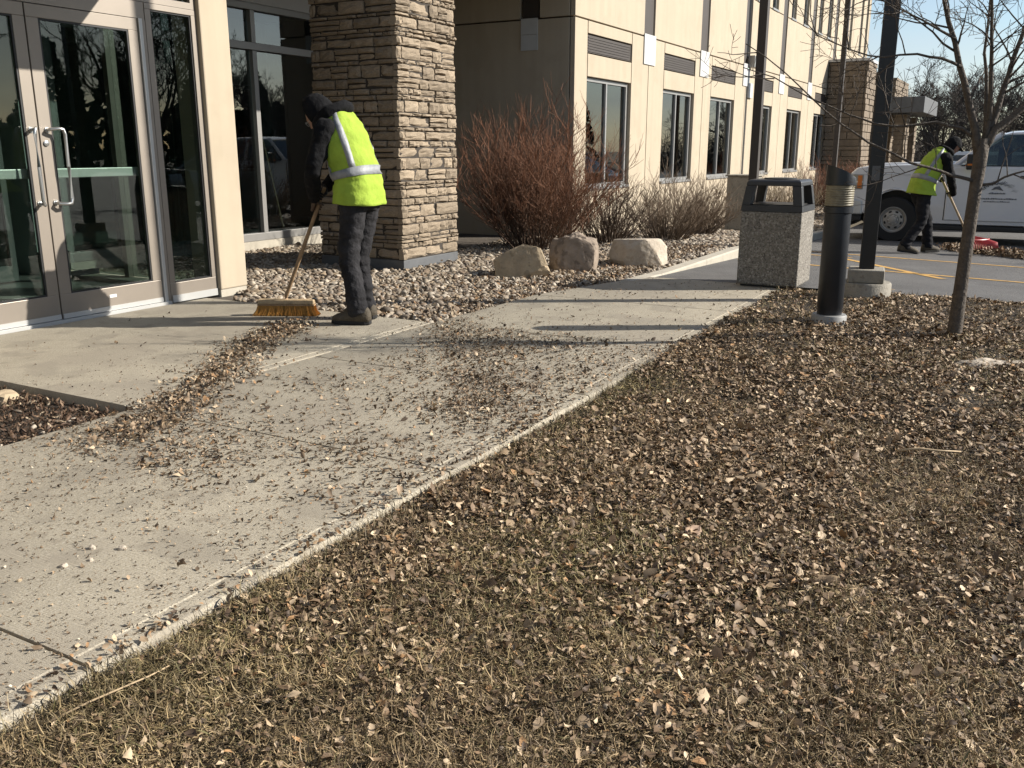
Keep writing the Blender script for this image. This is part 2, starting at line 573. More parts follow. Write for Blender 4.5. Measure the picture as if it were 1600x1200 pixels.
# walk: cast slabs with open joints and a tooled margin along the lawn side
walk = tag(empty('walkway'), kind='structure')
def slab(x0, x1, ya, yl0, yl1, marg=0.085, rough=True):
    n = max(2, int((x1 - x0) / 0.12))
    rings = []
    for i in range(n + 1):
        t = i / n
        x = x0 + (x1 - x0) * t
        yl = yl0 + (yl1 - yl0) * t
        j = (noise.noise(Vector((x * 5, ya, 0))) * 0.003 + noise.noise(Vector((x * 23, ya, 2))) * 0.003) if rough else 0
        k = noise.noise(Vector((x * 9, ya, 5))) * 0.003 if rough else 0
        rings.append([(x, ya + 0.006 + j, -0.25), (x, ya + j, -0.02 + k), (x, ya + 0.008 + j, -0.006 + k), (x, ya + 0.022, -0.003),
                      (x, ya + marg, -0.0035), (x, ya + marg + 0.004, 0.0), (x, yl - 0.02, 0), (x, yl - 0.004, -0.005), (x, yl, -0.02), (x, yl, -0.25)])
    b = MB()
    b.loft(rings)
    return b.obj('slab', 'concrete', walk, smooth=25)
g = 0.006
JX = [-3.72, -2.06, -0.40, 1.26, 2.92, 4.28, 5.62, 7.2, 8.83]
for i in range(len(JX) - 1):
    yl = {6: (3.84, 3.80), 7: (3.80, 3.38)}.get(i, (3.845, 3.845))
    slab(JX[i] + g, JX[i + 1] - g, 1.92, yl[0], yl[1])
slab(2.92 + g, 5.62 - g, 3.855, 6.262, 6.262, 0.06, False)
b = MB()
b.box(-3.8, 8.82, 1.95, 3.8, -0.2, -0.03)
b.box(2.95, 5.6, 3.8, 6.2, -0.21, -0.031)
b.obj('joint_filler', 'joint', walk)

# kerb along the planting strip
kerb = tag(empty('kerb'), kind='structure')
kx = [8.45, 9.1, 10.6, 12.1, 13.8, 15.6, 17.4, 19.2]
for i in range(len(kx) - 1):
    b = MB()
    rings = []
    for t in range(7):
        x = kx[i] + 0.004 + (kx[i + 1] - kx[i] - 0.008) * t / 6
        z = kerbz(x)
        dy = 0.10 * max(0, (9.2 - x)) 
        j = noise.noise(Vector((x * 6, 1, 0))) * 0.006
        rings.append([(x, 3.262 + j + dy, -0.55), (x, 3.262 + j + dy, z - 0.02), (x, 3.276 + j + dy, z - 0.003), (x, 3.40 + dy, z), (x, 3.415 + dy, z - 0.015), (x, 3.415 + dy, -0.55)])
    b.loft(rings)
    b.obj('kerbstone', 'kerb', kerb, smooth=35)
# kerb return turning in to the building at its far end
b = MB()
b.box(19.21, 19.36, 3.27, 6.0, -0.6, lotz(19) + 0.12)
b.obj('kerbstone', 'kerb', kerb, bevel=0.012)

# ------------------------------------------------------------------ entrance vestibule with doors
ent = empty('entrance_block', (4.2, 6.3, 0))
tag(ent, 'cream and bronze glazed entrance with double doors, left edge of the picture', 'building')
def E(name, x0, x1, y0, y1, z0, z1, m, parent=None, bevel=0.0):
    """box part given in world coordinates, parented under an object at the entrance"""
    b = MB()
    b.box(x0 - 4.2, x1 - 4.2, y0 - 6.3, y1 - 6.3, z0, z1)
    return b.obj(name, m, parent or ent, bevel=bevel)

def frame(bx, x0, x1, y0, y1, z0, z1, sl, sr, rb, rt):
    """hollow rectangular frame: stiles butt between the rails"""
    bx.box(x0, x1, y0, y1, z0, z0 + rb)
    bx.box(x0, x1, y0, y1, z1 - rt, z1)
    bx.box(x0, x0 + sl, y0, y1, z0 + rb, z1 - rt)
    bx.box(x1 - sr, x1, y0, y1, z0 + rb, z1 - rt)

for side, (dx0, dx1) in (('l', (3.305, 4.247)), ('r', (4.257, 5.20))):
    d = MB()
    frame(d, dx0 - 4.2, dx1 - 4.2, 0.0, 0.05, 0.022, 2.27, 0.095, 0.09, 0.185, 0.09)
    door = d.obj('door', 'alu', ent, bevel=0.003)
    E('pane', dx0 + 0.10, dx1 - 0.095, 6.322, 6.328, 0.21, 2.178, 'glass', door)
    # glazing bead
    d = MB()
    frame(d, dx0 + 0.096 - 4.2, dx1 - 0.091 - 4.2, 0.004, 0.018, 0.208, 2.179, 0.012, 0.012, 0.012, 0.012)
    d.obj('glazing_bead', 'trim', door)
    # push bar on the inside
    d = MB()
    d.box(dx0 + 0.06 - 4.2, dx1 - 0.06 - 4.2, 0.058, 0.095, 1.065, 1.135)
    d.obj('push_bar', 'alu_light', door, bevel=0.006)
    # pull handle
    if side == 'l':
        xa, xb = 4.19, 4.165
    else:
        xa, xb = 4.315, 4.40
    hp = [(xa - 4.2, 0.002, 0.875), (xa - 4.2, -0.05, 0.875)]
    hp = [(xa, 0.0, 0.89), (xa, -0.05, 0.885), (xa + (xb - xa) * 0.5, -0.075, 0.88), (xb - (xb - xa) * 0.12, -0.08, 0.885), (xb, -0.08, 0.92),
          (xb, -0.08, 1.15), (xb, -0.08, 1.38), (xb - (xb - xa) * 0.12, -0.08, 1.415), (xa + (xb - xa) * 0.5, -0.075, 1.42), (xa, -0.05, 1.415), (xa, 0.0, 1.41)]
    d = MB()
    d.tube([(p[0] - 4.2, p[1], p[2]) for p in hp], 0.013, 10)
    for z in (0.89, 1.41):
        d.lathe([(0.022, 0.0), (0.022, -0.008)], 14, (xa - 4.2, 0, z), axis='y')
    d.obj('pull_handle', 'steel', door, smooth=40)
    if side == 'r':
        d = MB()
        d.lathe([(0.021, 0.0), (0.021, -0.008), (0.014, -0.012)], 16, (4.295 - 4.2, -0.001, 1.315), axis='y')
        d.obj('lock_cylinder', 'steel', door, smooth=40)
        E('sticker', 4.68, 4.745, 6.2975, 6.2995, 0.125, 0.15, 'white_decal', door)
    # bottom sweep
    E('door_sweep', dx0 + 0.005, dx1 - 0.005, 6.292, 6.2985, 0.024, 0.06, 'alu_light', door)
E('threshold', 3.3, 5.26, 6.268, 6.36, -0.01, 0.02, 'alu_light')
E('door_header', 3.2, 5.275, 6.30, 6.38, 2.275, 2.40, 'alu')
E('jamb', 5.206, 5.238, 6.285, 6.37, 0.0, 2.274, 'alu_light')
E('jamb', 5.242, 5.275, 6.297, 6.38, 0.0, 2.274, 'alu')
E('jamb', 3.21, 3.30, 6.297, 6.38, 0.0, 2.274, 'alu')
d = MB()
frame(d, 5.278 - 4.2, 5.80 - 4.2, -0.005, 0.08, 0.0, 2.40, 0.055, 0.055, 0.165, 0.045)
sl = d.obj('sidelight', 'alu', ent, bevel=0.003)
E('pane', 5.335, 5.743, 6.33, 6.336, 0.168, 2.353, 'glass', sl)
E('base_channel', 5.29, 5.79, 6.287, 6.294, 0.0, 0.06, 'alu_light', sl)
d = MB()
frame(d, 5.334 - 4.2, 5.744 - 4.2, 0.006, 0.024, 0.167, 2.354, 0.01, 0.01, 0.01, 0.01)
d.obj('glazing_bead', 'trim', sl)
d = MB()
frame(d, 3.2 - 4.2, 5.80 - 4.2, -0.003, 0.08, 2.403, 3.0, 0.05, 0.05, 0.05, 0.05)
d.box(5.22 - 4.2, 5.28 - 4.2, -0.003, 0.08, 2.453, 2.95)
tr = d.obj('transom', 'alu', ent)
E('pane', 3.252, 5.218, 6.33, 6.336, 2.455, 2.948, 'glass', tr)
E('pane', 5.282, 5.748, 6.33, 6.336, 2.455, 2.948, 'glass', tr)
# second glazed bay to the left, outside the picture, and return walls
E('side_wall', 1.4, 3.2, 6.26, 6.5, -0.2, 3.2, 'stucco')
d = MB()
d.box(5.803 - 4.2, 6.125 - 4.2, -0.045, 0.30, 0.045, 3.2)
E_col = d.obj('column', 'stucco', ent, bevel=0.012)
d = MB()
for y0_, y1_ in ((0.303, 0.36), (1.38, 1.44), (2.44, 2.498)):
    d.box(5.95 - 4.2, 6.06 - 4.2, y0_, y1_, 0.047, 3.2)
d.box(5.952 - 4.2, 6.058 - 4.2, 0.361, 1.379, 3.0, 3.2)
d.box(5.952 - 4.2, 6.058 - 4.2, 1.441, 2.439, 3.0, 3.2)
sg = d.obj('unseen_dark_glazing', 'alu', ent)  # unseen side, made dark glass to cut bounce onto the pillar
E('pane', 6.0, 6.006, 6.661, 7.679, 0.05, 2.999, 'glass_dark', sg)
E('pane', 6.0, 6.006, 7.741, 8.739, 0.05, 2.999, 'glass_dark', sg)
E('column_base', 5.806, 6.118, 6.262, 8.8, -0.2, 0.044, 'kerb', E_col)
E('back_wall', 1.5, 5.80, 11.3, 11.5, -0.1, 3.2, 'interior')
E('inner_wall', 1.4, 1.6, 6.5, 11.3, -0.1, 3.2, 'interior')
E('inner_wall', 5.80, 5.9, 8.87, 11.3, -0.1, 3.2, 'interior')
E('floor', 1.4, 5.80, 6.385, 11.3, -0.15, 0.004, 'floor_tile')
E('roof', 1.3, 6.0, 6.2, 11.5, 3.205, 3.5, 'stucco')
# inner pair of doors seen through the glass
d = MB()
for x0, x1 in ((2.6, 3.55), (3.56, 4.5), (4.56, 5.4)):
    frame(d, x0 - 4.2, x1 - 4.2, 2.3, 2.35, 0.02, 2.3, 0.06, 0.06, 0.15, 0.08)
d.box(1.6 - 4.2, 5.8 - 4.2, 2.29, 2.36, 2.305, 2.45)
inn = d.obj('inner_door_frame', 'alu_grey', ent)
E('pane', 2.66, 3.49, 8.622, 8.628, 0.17, 2.22, 'glass', inn)
E('pane', 3.62, 4.44, 8.622, 8.628, 0.17, 2.22, 'glass', inn)
E('pane', 4.62, 5.34, 8.622, 8.628, 0.17, 2.22, 'glass', inn)
# open inner leaf whose pale edge shows as a bright upright line
E('open_leaf', 5.03, 5.055, 7.5, 7.53, 0.15, 2.15, 'light_panel')
E('side_glass_frame', 5.056, 5.50, 7.51, 7.53, 0.15, 0.2, 'alu_grey')
E('added_upper_wall', -9.0, 6.12, 6.35, 11.5, 3.505, 9.2, 'stucco')  # unseen mass added to block sky from the shaded faces
E('added_wing_wall', -9.0, 1.39, 6.5, 11.5, -0.3, 3.504, 'stucco')  # added wing out of view, cuts skylight on walls facing it
E('canopy', 1.0, 5.42, 4.55, 6.2, 2.95, 3.2, 'stucco')
wb = MB()
wb.lathe([(0.10, 0.0), (0.13, 0.42), (0.125, 0.42), (0.095, 0.01)], 20, (4.85, 7.2, 0.006))
tag(wb.obj('waste_basket', 'black_plastic', smooth=30), 'dark waste basket standing inside behind the glass door', 'waste basket')

# ------------------------------------------------------------------ window bay behind the stone pillar
bay = empty('window_bay', (9.0, 8.88, 0))
tag(bay, 'recessed grey framed window wall between cream column and stone pillar', 'building')
def Bp(name, x0, x1, y0, y1, z0, z1, m, parent=None, bevel=0):
    b = MB()
    b.box(x0 - 9.0, x1 - 9.0, y0 - 8.88, y1 - 8.88, z0, z1)
    return b.obj(name, m, parent or bay, bevel=bevel)
Bp('curb', 6.13, 12.66, 8.82, 9.1, -0.3, 0.10, 'kerb')
vx = [5.95, 7.4, 8.86, 9.08, 12.66]
d = MB()
d.box(-2.87, 3.66, -0.045, 0.05, 0.103, 0.20)
d.box(-2.87, 3.66, -0.05, 0.05, 2.50, 2.59)
d.box(-2.87, 3.66, -0.045, 0.05, 2.98, 3.06)
for i, x in enumerate((6.13, 7.38, 9.03, 10.5, 12.58)):
    w = 0.075
    d.box(x - 9.0, x + w - 9.0, -0.04, 0.05, 0.203, 2.497)
    d.box(x - 9.0, x + w - 9.0, -0.04, 0.05, 2.593, 2.977)
bf = d.obj('mullions', 'alu_grey', bay, bevel=0.003)
xs = [6.13, 7.38, 9.03, 10.5, 12.58]
for i in range(len(xs) - 1):
    Bp('pane', xs[i] + 0.077, xs[i + 1] - 0.002, 8.90, 8.906, 0.202, 2.498, 'glass_dark', bf)
    Bp('pane', xs[i] + 0.077, xs[i + 1] - 0.002, 8.90, 8.906, 2.592, 2.978, 'glass_dark', bf)
Bp('fascia', 6.13, 12.66, 8.84, 9.0, 3.065, 3.7, 'light_panel')
Bp('room_back_wall', 5.9, 12.6, 12.0, 12.2, -0.1, 3.4, 'interior')
Bp('room_floor', 5.9, 12.6, 8.97, 12.0, -0.1, 0.1, 'floor_tile')
Bp('room_ceiling', 5.9, 12.6, 9.0, 12.0, 3.4, 3.6, 'interior')
# dark opening and frame inside the room, as seen through the panes
d = MB()
frame(d, 9.75 - 9, 10.75 - 9, 1.60, 1.66, 0.95, 2.2, 0.05, 0.05, 0.05, 0.05)
ob = d.obj('inner_window', 'alu_grey', bay)
Bp('pane', 9.80, 10.70, 10.5, 10.52, 1.0, 2.15, 'interior_dark', ob)
d = MB()
d.tube([(9.42 - 9, 0.35, 1.75), (9.75 - 9, 0.30, 0.2)], 0.014, 8)
d.obj('leaning_rod', 'wood_pale', bay)
Bp('roof_slab', 6.13, 12.66, 5.75, 9.3, 3.75, 4.1, 'stucco')
Bp('added_upper_wall', 6.13, 12.6, 8.9, 9.2, 4.1, 9.2, 'stucco')  # unseen storey added over the bay to hold back skylight

# ------------------------------------------------------------------ stone pillar
PX0, PX1, PY0, PY1 = 8.14, 9.27, 5.92, 7.12
pil = empty('stone_pillar', (PX0, PY0, 0))
tag(pil, 'square ledgestone pillar of tan stones beside the worker with the broom', 'pillar')
b = MB()
b.box(0.03, PX1 - PX0 - 0.03, 0.03, PY1 - PY0 - 0.03, 0.08, 3.74)
b.obj('core', 'mortar', pil)
b = MB()
b.box(0.012, PX1 - PX0 - 0.012, 0.012, PY1 - PY0 - 0.012, -0.25, 0.082)
b.obj('base_band', 'base_metal', pil, bevel=0.004)

def stone_unit(seed):
    """a chiselled block: unit width (x) and height (z), front face towards -y, depth 1"""
    rs = random.Random(seed)
    n = 5
    b = MB()
    for j in range(n):
        for i in range(n):
            u = i / (n - 1)
            w = j / (n - 1)
            edge = i in (0, n - 1) or j in (0, n - 1)
            uu = u + (rs.uniform(-0.05, 0.05) if 0 < i < n - 1 else rs.uniform(0, 0.035) * (1 if i == 0 else -1))
            ww = w + (rs.uniform(-0.06, 0.06) if 0 < j < n - 1 else rs.uniform(0, 0.10) * (1 if j == 0 else -1))
            dep = (0.26 + rs.uniform(-0.1, 0.12)) if edge else rs.uniform(-0.05, 0.20)
            b.v.append((uu, dep, ww))
    for j in range(n - 1):
        for i in range(n - 1):
            a = j * n + i
            b.quad(a, a + 1, a + n + 1, a + n)
    k = len(b.v)
    b.v += [(0, 1, 0), (1, 1, 0), (1, 1, 1), (0, 1, 1)]
    bot = [i for i in range(n)]
    top = [(n - 1) * n + i for i in range(n)]
    lef = [j * n for j in range(n)]
    rig = [j * n + n - 1 for j in range(n)]
    b.quad(*bot[::-1], k, k + 1)
    b.quad(*top, k + 2, k + 3)
    b.quad(*lef, k + 3, k)
    b.quad(*rig[::-1], k + 1, k + 2)
    me = bpy.data.meshes.new('stone')
    me.from_pydata(b.v, [], b.f)
    me.materials.append(M['stone'])
    return me
units = [stone_unit(s) for s in range(10)]
rs = random.Random(5)
def rows(z0, z1):
    out = []
    z = z0
    thick = True
    while z < z1:
        h = rs.uniform(0.098, 0.138) if thick else rs.uniform(0.036, 0.06)
        if rs.random() < 0.14:
            h = rs.uniform(0.065, 0.085)
        out.append((z, min(h, z1 - z)))
        z += h
        thick = not thick if rs.random() < 0.85 else thick
    return out
stones = []
gap = 0.007
for z, h in rows(0.086, 3.74):
    if h < 0.02:
        continue
    corner = rs.random() < 0.5
    cw = rs.uniform(0.07, 0.13)
    for face in (0, 1):
        L = (PX1 - PX0) if face == 0 else (PY1 - PY0)
        s = 0.0 if face == 0 else 0.055
        while s < L - 0.01:
            w = (rs.uniform(0.16, 0.40) if h > 0.08 else rs.uniform(0.07, 0.28))
            if s == 0.0 and corner:
                w = cw
            if L - s - w < 0.07:
                w = L - s
            if h > 0.095 and w > 0.2 and rs.random() < 0.2:      # two thin ones instead of a thick one
                stones.append((face, s, w, z, h * 0.5))
                stones.append((face, s, w, z + h * 0.5, h * 0.5))
            else:
                stones.append((face, s, w, z, h))
            s += w
near = [t for t in stones if t[3] < 3.0]
rest = [t for t in stones if t[3] >= 3.0]
near.sort(key=lambda t: -t[2] * t[4])
rest += near[300:]
near = near[:300]
def stone_matrix(t):
    face, s, w, z, h = t
    dep = 0.075 + rs.uniform(-0.004, 0.018)
    pr = rs.uniform(-0.012, 0.016)
    w2 = w - gap
    h2 = h - gap
    if face == 0:
        return Matrix.Translation((s + gap / 2, -0.0 - pr, z + gap / 2)) @ Matrix.Diagonal((w2, dep, h2, 1))
    # left face: front towards -x ; local x runs along -y direction so it stays outward
    return Matrix.Translation((-0.0 - pr, s + w2 + gap / 2, z + gap / 2)) @ Matrix.Rotation(R(-90), 4, 'Z') @ Matrix.Diagonal((w2, dep, h2, 1))
for t in near:
    o = bpy.data.objects.new('stone', rs.choice(units))
    COL.objects.link(o)
    o.parent = pil
    o.matrix_local = stone_matrix(t)
b = MB()
for t in rest:
    mx = stone_matrix(t)
    me = rs.choice(units)
    k = len(b.v)
    b.v += [tuple(mx @ v.co) for v in me.vertices]
    for p in me.polygons:
        b.quad(*[k + i for i in p.vertices])
tag(b.obj('small_stones', 'stone', pil), kind='stuff')

# ------------------------------------------------------------------ office building
off = empty('office_building', (12.68, 6.05, 0))
tag(off, 'long cream precast office building with bands of tall windows', 'building')
OX, OY = 12.68, 6.05
def O(name, x0, x1, y0, y1, z0, z1, m, parent=None, bevel=0):
    b = MB()
    b.box(x0 - OX, x1 - OX, y0 - OY, y1 - OY, z0, z1)
    return b.obj(name, m, parent or off, bevel=bevel)
HT = 9.2
XE = 38.6
gp = 0.011
# backing wall with real openings is made of the strips round the windows, set 6 cm behind the panels
def panel(x0, x1, z0, z1, name='panel', m='stucco'):
    return O(name, x0 + gp, x1 - gp, OY, OY + 0.075, z0 + gp, z1 - gp, m, bevel=0.006)
WX = [13.16, 16.48, 19.32, 22.78, 26.20, 29.75]
WW = 1.72
ZS, ZH = 0.70, 2.34
cents = []
def window(x0, x1, z0, z1, mull=True, fr=0.052):
    b = MB()
    frame(b, x0 - OX, x1 - OX, 0.06, 0.14, z0, z1, fr, fr, fr * 0.9, fr)
    if mull:
        xm = (x0 + x1) / 2
        b.box(xm - 0.024 - OX, xm + 0.024 - OX, 0.06, 0.14, z0 + fr * 0.9, z1 - fr)
    w = b.obj('window', 'alu_window', off)
    if mull:
        xm = (x0 + x1) / 2
        O('pane', x0 + fr, xm - 0.025, OY + 0.095, OY + 0.10, z0 + fr, z1 - fr, 'glass_dark', w)
        O('pane', xm + 0.025, x1 - fr, OY + 0.095, OY + 0.10, z0 + fr, z1 - fr, 'glass_dark', w)
    else:
        O('pane', x0 + fr, x1 - fr, OY + 0.095, OY + 0.10, z0 + fr, z1 - fr, 'glass_dark', w)
    O('sill', x0 - 0.01, x1 + 0.01, OY - 0.025, OY + 0.06, z0 - 0.045, z0 - 0.002, 'alu_window', w)
    return w
for i, x0 in enumerate(WX):
    x1 = x0 + WW
    window(x0, x1, ZS, ZH)
    panel(x0 - 0.02, x1 + 0.02, -0.5, ZS - 0.03)
    panel(x0 - 0.02, x1 + 0.02, ZH, 2.685)
    lv = O('louvre', x0 + 0.0, x1 + 0.0, OY + 0.02, OY + 0.075, 2.695, 2.945, 'louvre')
    for k in range(6):
        O('blade', x0 + 0.02, x1 - 0.02, OY + 0.012, OY + 0.0195, 2.71 + k * 0.039, 2.726 + k * 0.039, 'louvre', lv)
    panel(x0 - 0.02, x1 + 0.02, 2.955, 3.15)
    nx = WX[i + 1] if i + 1 < len(WX) else XE
    if i == 0:
        panel(OX, x0 - 0.02, -0.5, 3.15)
    c = (x1 + nx) / 2 if i + 1 < len(WX) else x1 + 0.75
    if i + 1 < len(WX):
        panel(x1 + 0.02, c, -0.5, 3.15)
        panel(c, nx - 0.02, -0.5, 3.15)
    else:
        panel(x1 + 0.02, XE, -0.5, 3.15)
    cents.append(c)
    O('square_panel', c - 0.27, c + 0.27, OY - 0.02, OY - 0.002, 2.70, 3.19, 'light_panel')
# upper storey
prev = OX
for i, c in enumerate(cents + [34.4, 37.6]):
    sw = 0.24
    if i < len(cents):
        O('dark_strip', c - sw, c + sw, OY + 0.03, OY + 0.075, 3.20, HT, 'louvre')
    pw = [(c - 1.42, c - 0.82), (c + 0.62, c + 1.15)] if i > 1 and i < len(cents) else ([(c - 1.0, c - 0.55), (c + 0.15, c + 0.6)] if i >= len(cents) else [])
    lo, hi = prev, (c - sw if i < len(cents) else c)
    ws = [q for q in pw if q[0] > lo and q[1] < hi]
    if i < len(cents):
        pass
    # panel row around the left-hand window of this strip and the right-hand one of the previous strip
    bays = []
    if i > 0 and len(cents) > i - 1:
        pc = cents[i - 1]
        if 1 < i - 1 < len(cents):
            bays.append((pc + 0.62, pc + 1.15))
    if pw and pw[0][0] > lo:
        bays.append(pw[0])
    if i >= len(cents):
        bays = [q for q in pw]
        hi = c + 0.9
    panel(lo, hi, 3.15, 4.62)
    xcur = lo
    for (a, e) in bays:
        panel(xcur, a, 4.62, 6.75)
        window(a, e, 4.66, 6.72, mull=False, fr=0.05)
        xcur = e
    panel(xcur, hi, 4.62, 6.75)
    panel(lo, hi, 6.75, HT)
    if i < len(cents):
        panel(c - sw, c + sw, 3.15, 3.20)
        prev = c + sw
    else:
        prev = hi
# side wall facing the entrance (in shade)
def side(y0, y1, z0, z1, m='stucco', name='panel', dx=0.0):
    return O(name, OX + dx, OX + 0.09, y0 + gp, y1 - gp, z0 + gp, z1 - gp, m, bevel=0.006)
side(OY + 0.08, 8.8, -0.5, 3.15)
side(OY + 0.08, 6.64, 3.15, HT)
side(6.95, 9.4, 3.15, HT)
O('square_panel', OX - 0.02, OX - 0.002, 6.655, 6.935, 2.71, 2.93, 'light_panel')
O('square_panel', OX - 0.02, OX - 0.002, 6.655, 6.935, 2.935, 3.16, 'light_panel')
O('dark_strip', OX + 0.03, OX + 0.09, 6.66, 6.93, 3.17, HT, 'louvre')
# backing: dark core behind joints, leaving rooms behind the windows
O('core_wall', OX + 0.1, OX + 0.2, OY + 0.16, 14, -0.5, HT - 0.1, 'stucco_back')
def back(x0, x1, z0, z1):
    O('core_wall', x0, x1, OY + 0.08, OY + 0.155, z0, z1, 'stucco_back')
back(OX + 0.1, XE - 0.05, -0.5, ZS - 0.01)
back(OX + 0.1, XE - 0.05, ZH + 0.01, 4.64)
back(OX + 0.1, XE - 0.05, 6.74, HT - 0.1)
e = OX + 0.1
for x0 in WX:
    back(e, x0 + 0.005, ZS, ZH)
    e = x0 + WW - 0.005
back(e, XE - 0.05, ZS, ZH)
# rooms
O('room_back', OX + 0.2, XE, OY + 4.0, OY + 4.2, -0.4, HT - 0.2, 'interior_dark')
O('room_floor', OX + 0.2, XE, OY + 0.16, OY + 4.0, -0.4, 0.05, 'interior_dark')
O('room_ceiling', OX + 0.2, XE, OY + 0.16, OY + 4.0, 2.9, 3.1, 'interior')
O('roof', OX - 0.03, XE + 0.03, OY - 0.03, OY + 9, HT, HT + 0.25, 'louvre')
O('end_wall', XE, XE + 0.1, OY + 0.01, OY + 9, -0.5, HT, 'stucco')
O('brown_panel', 37.0, 38.3, OY - 0.012, OY - 0.002, 6.9, 7.7, 'louvre')
# small wall fitting with a conduit box under it
O('wall_lamp', 22.0, 22.3, OY - 0.16, OY - 0.002, 3.12, 3.38, 'alu_grey', bevel=0.01)
O('wall_box', 22.05, 22.4, OY - 0.05, OY - 0.003, 2.45, 2.78, 'light_panel', bevel=0.006)

# stone stair tower standing out of the facade and the far porch
def far_stone(name, x0, x1, y0, y1, z0, z1, parent, seed):
    q = random.Random(seed)
    b = MB()
    b.box(x0 + 0.04, x1 - 0.04, y0 + 0.04, y1 - 0.04, z0, z1 - 0.02)
    z = z0
    while z < z1:
        h = min(q.uniform(0.12, 0.24), z1 - z)
        for face in (0, 1):
            s, e = (x0, x1) if face == 0 else (y0 + 0.05, y1)
            while s < e - 0.02:
                w = min(q.uniform(0.3, 0.9), e - s)
                p = q.uniform(0, 0.035)
                if face == 0:
                    b.box(s + 0.012, s + w - 0.012, y0 - p, y0 + 0.05, z + 0.012, z + h - 0.012)
                else:
                    b.box(x0 - p, x0 + 0.05, s + 0.012, s + w - 0.012, z + 0.012, z + h - 0.012)
                s += w
        z += h
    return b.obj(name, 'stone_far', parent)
tw = empty('stone_tower', (31.4, 6.0, 0))
tag(tw, 'dark ledgestone tower projecting from the far end of the cream facade', 'tower')
def rel(o, e):
    for v in o.data.vertices:
        v.co -= e.location
    return o
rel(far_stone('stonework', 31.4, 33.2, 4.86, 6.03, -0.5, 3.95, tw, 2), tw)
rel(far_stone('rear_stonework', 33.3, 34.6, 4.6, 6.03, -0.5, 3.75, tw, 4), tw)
b = MB()
b.box(31.34 - 31.4, 33.24 - 31.4, 4.80 - 6, 0.03, 3.96, 4.04)
b.obj('cap', 'light_panel', tw)
po = empty('far_porch', (43, 5, 0))
tag(po, 'far stone porch with a grey flat canopy beyond the black lamp post', 'porch')
rel(far_stone('pier', 42.3, 43.6, 4.85, 5.3, -0.5, 2.7, po, 6), po)
rel(far_stone('pier', 45.8, 46.6, 4.85, 5.4, -0.5, 2.7, po, 7), po)
rel(far_stone('rear_wall', 44.0, 48.5, 5.6, 8.6, -0.5, 4.3, po, 8), po)
b = MB()
b.box(41.8 - 43, 47.5 - 43, 4.15 - 5, 5.9 - 5, 2.75, 3.38)
b.obj('canopy', 'base_metal', po, bevel=0.02)

# ------------------------------------------------------------------ litter bin
lb = empty('litter_bin', (8.93, 2.075, 0))
tag(lb, 'square exposed-aggregate litter bin with black open hood at the end of the walk', 'litter bin')
hw = 0.285
b = MB()
b.box(-hw + 0.03, hw - 0.03, -hw + 0.03, hw - 0.03, 0.004, 0.02)
b.obj('plinth', 'bin_edge', lb)
b = MB()
rings = []
for z, k in ((0.02, 0.0), (0.71, 0.006)):
    w = hw + k * 0
    rings.append([(-w, -w, z), (w, -w, z), (w, w, z), (-w, w, z)])
b.loft(rings)
b.obj('body', 'aggregate', lb, bevel=0.014)
# hood: four corner posts, rim and top, openings on all sides
b = MB()
def ringsq(w, z):
    return [(-w, -w, z), (w, -w, z), (w, w, z), (-w, w, z)]
b.loft([ringsq(hw + 0.002, 0.712), ringsq(hw - 0.004, 0.765)], False)
b.loft([ringsq(hw - 0.045, 0.712), ringsq(hw - 0.045, 0.765)], False)
w0, w1 = hw - 0.004, hw - 0.03
za, zb = 0.765, 0.945
k = len(b.v)
# rim top (annulus)
for w in (hw - 0.004, hw - 0.045):
    b.v += ringsq(w, za)
for i in range(4):
    b.quad(k + i, k + (i + 1) % 4, k + 4 + (i + 1) % 4, k + 4 + i)
for sx in (-1, 1):
    for sy in (-1, 1):
        ro = []
        for z, w in ((za - 0.001, w0), (zb, w1)):
            t = 0.085
            xs_ = sorted([sx * w, sx * (w - t)])
            ys_ = sorted([sy * w, sy * (w - t)])
            ro.append([(xs_[0], ys_[0], z), (xs_[1], ys_[0], z), (xs_[1], ys_[1], z), (xs_[0], ys_[1], z)])
        b.loft(ro)
b.loft([ringsq(w1 + 0.0, zb - 0.001), ringsq(w1 - 0.006, 0.985), ringsq(w1 - 0.03, 1.0)], True)
b.obj('hood', 'black_plastic', lb, bevel=0.008)
b = MB()
b.lathe([(0.15, 1.001), (0.15, 1.012), (0.12, 1.014)], 24)
b.obj('lid_plate', 'black_plastic', lb, smooth=40)
b = MB()
b.box(-0.23, 0.23, -0.23, 0.23, 0.72, 0.775)
b.obj('inner_liner', 'bin_edge', lb)

# ------------------------------------------------------------------ bollard light
bo = empty('bollard_light', (6.91, 1.18, 0.03))
tag(bo, 'black cylindrical bollard light with slanted cap and ribbed lens on the lawn edge', 'bollard')
b = MB()
b.lathe([(0.125, -0.3), (0.125, 0.055), (0.118, 0.065), (0.085, 0.066)], 32)
b.obj('footing', 'galv', bo, smooth=40)
b = MB()
b.lathe([(0.088, 0.06), (0.088, 0.11), (0.092, 0.115), (0.092, 0.80), (0.102, 0.805), (0.102, 0.845), (0.09, 0.85)], 36)
b.obj('shaft', 'bollard_paint', bo, smooth=40)
b = MB()
pf = []
for i in range(9):
    z = 0.85 + i * 0.0165
    pf += [(0.094, z), (0.099, z + 0.006), (0.099, z + 0.011), (0.094, z + 0.0155)]
b.lathe(pf, 36)
b.obj('lens', 'lens', bo, smooth=60)
b = MB()
n = 36
ra, rb_, rc = [], [], []
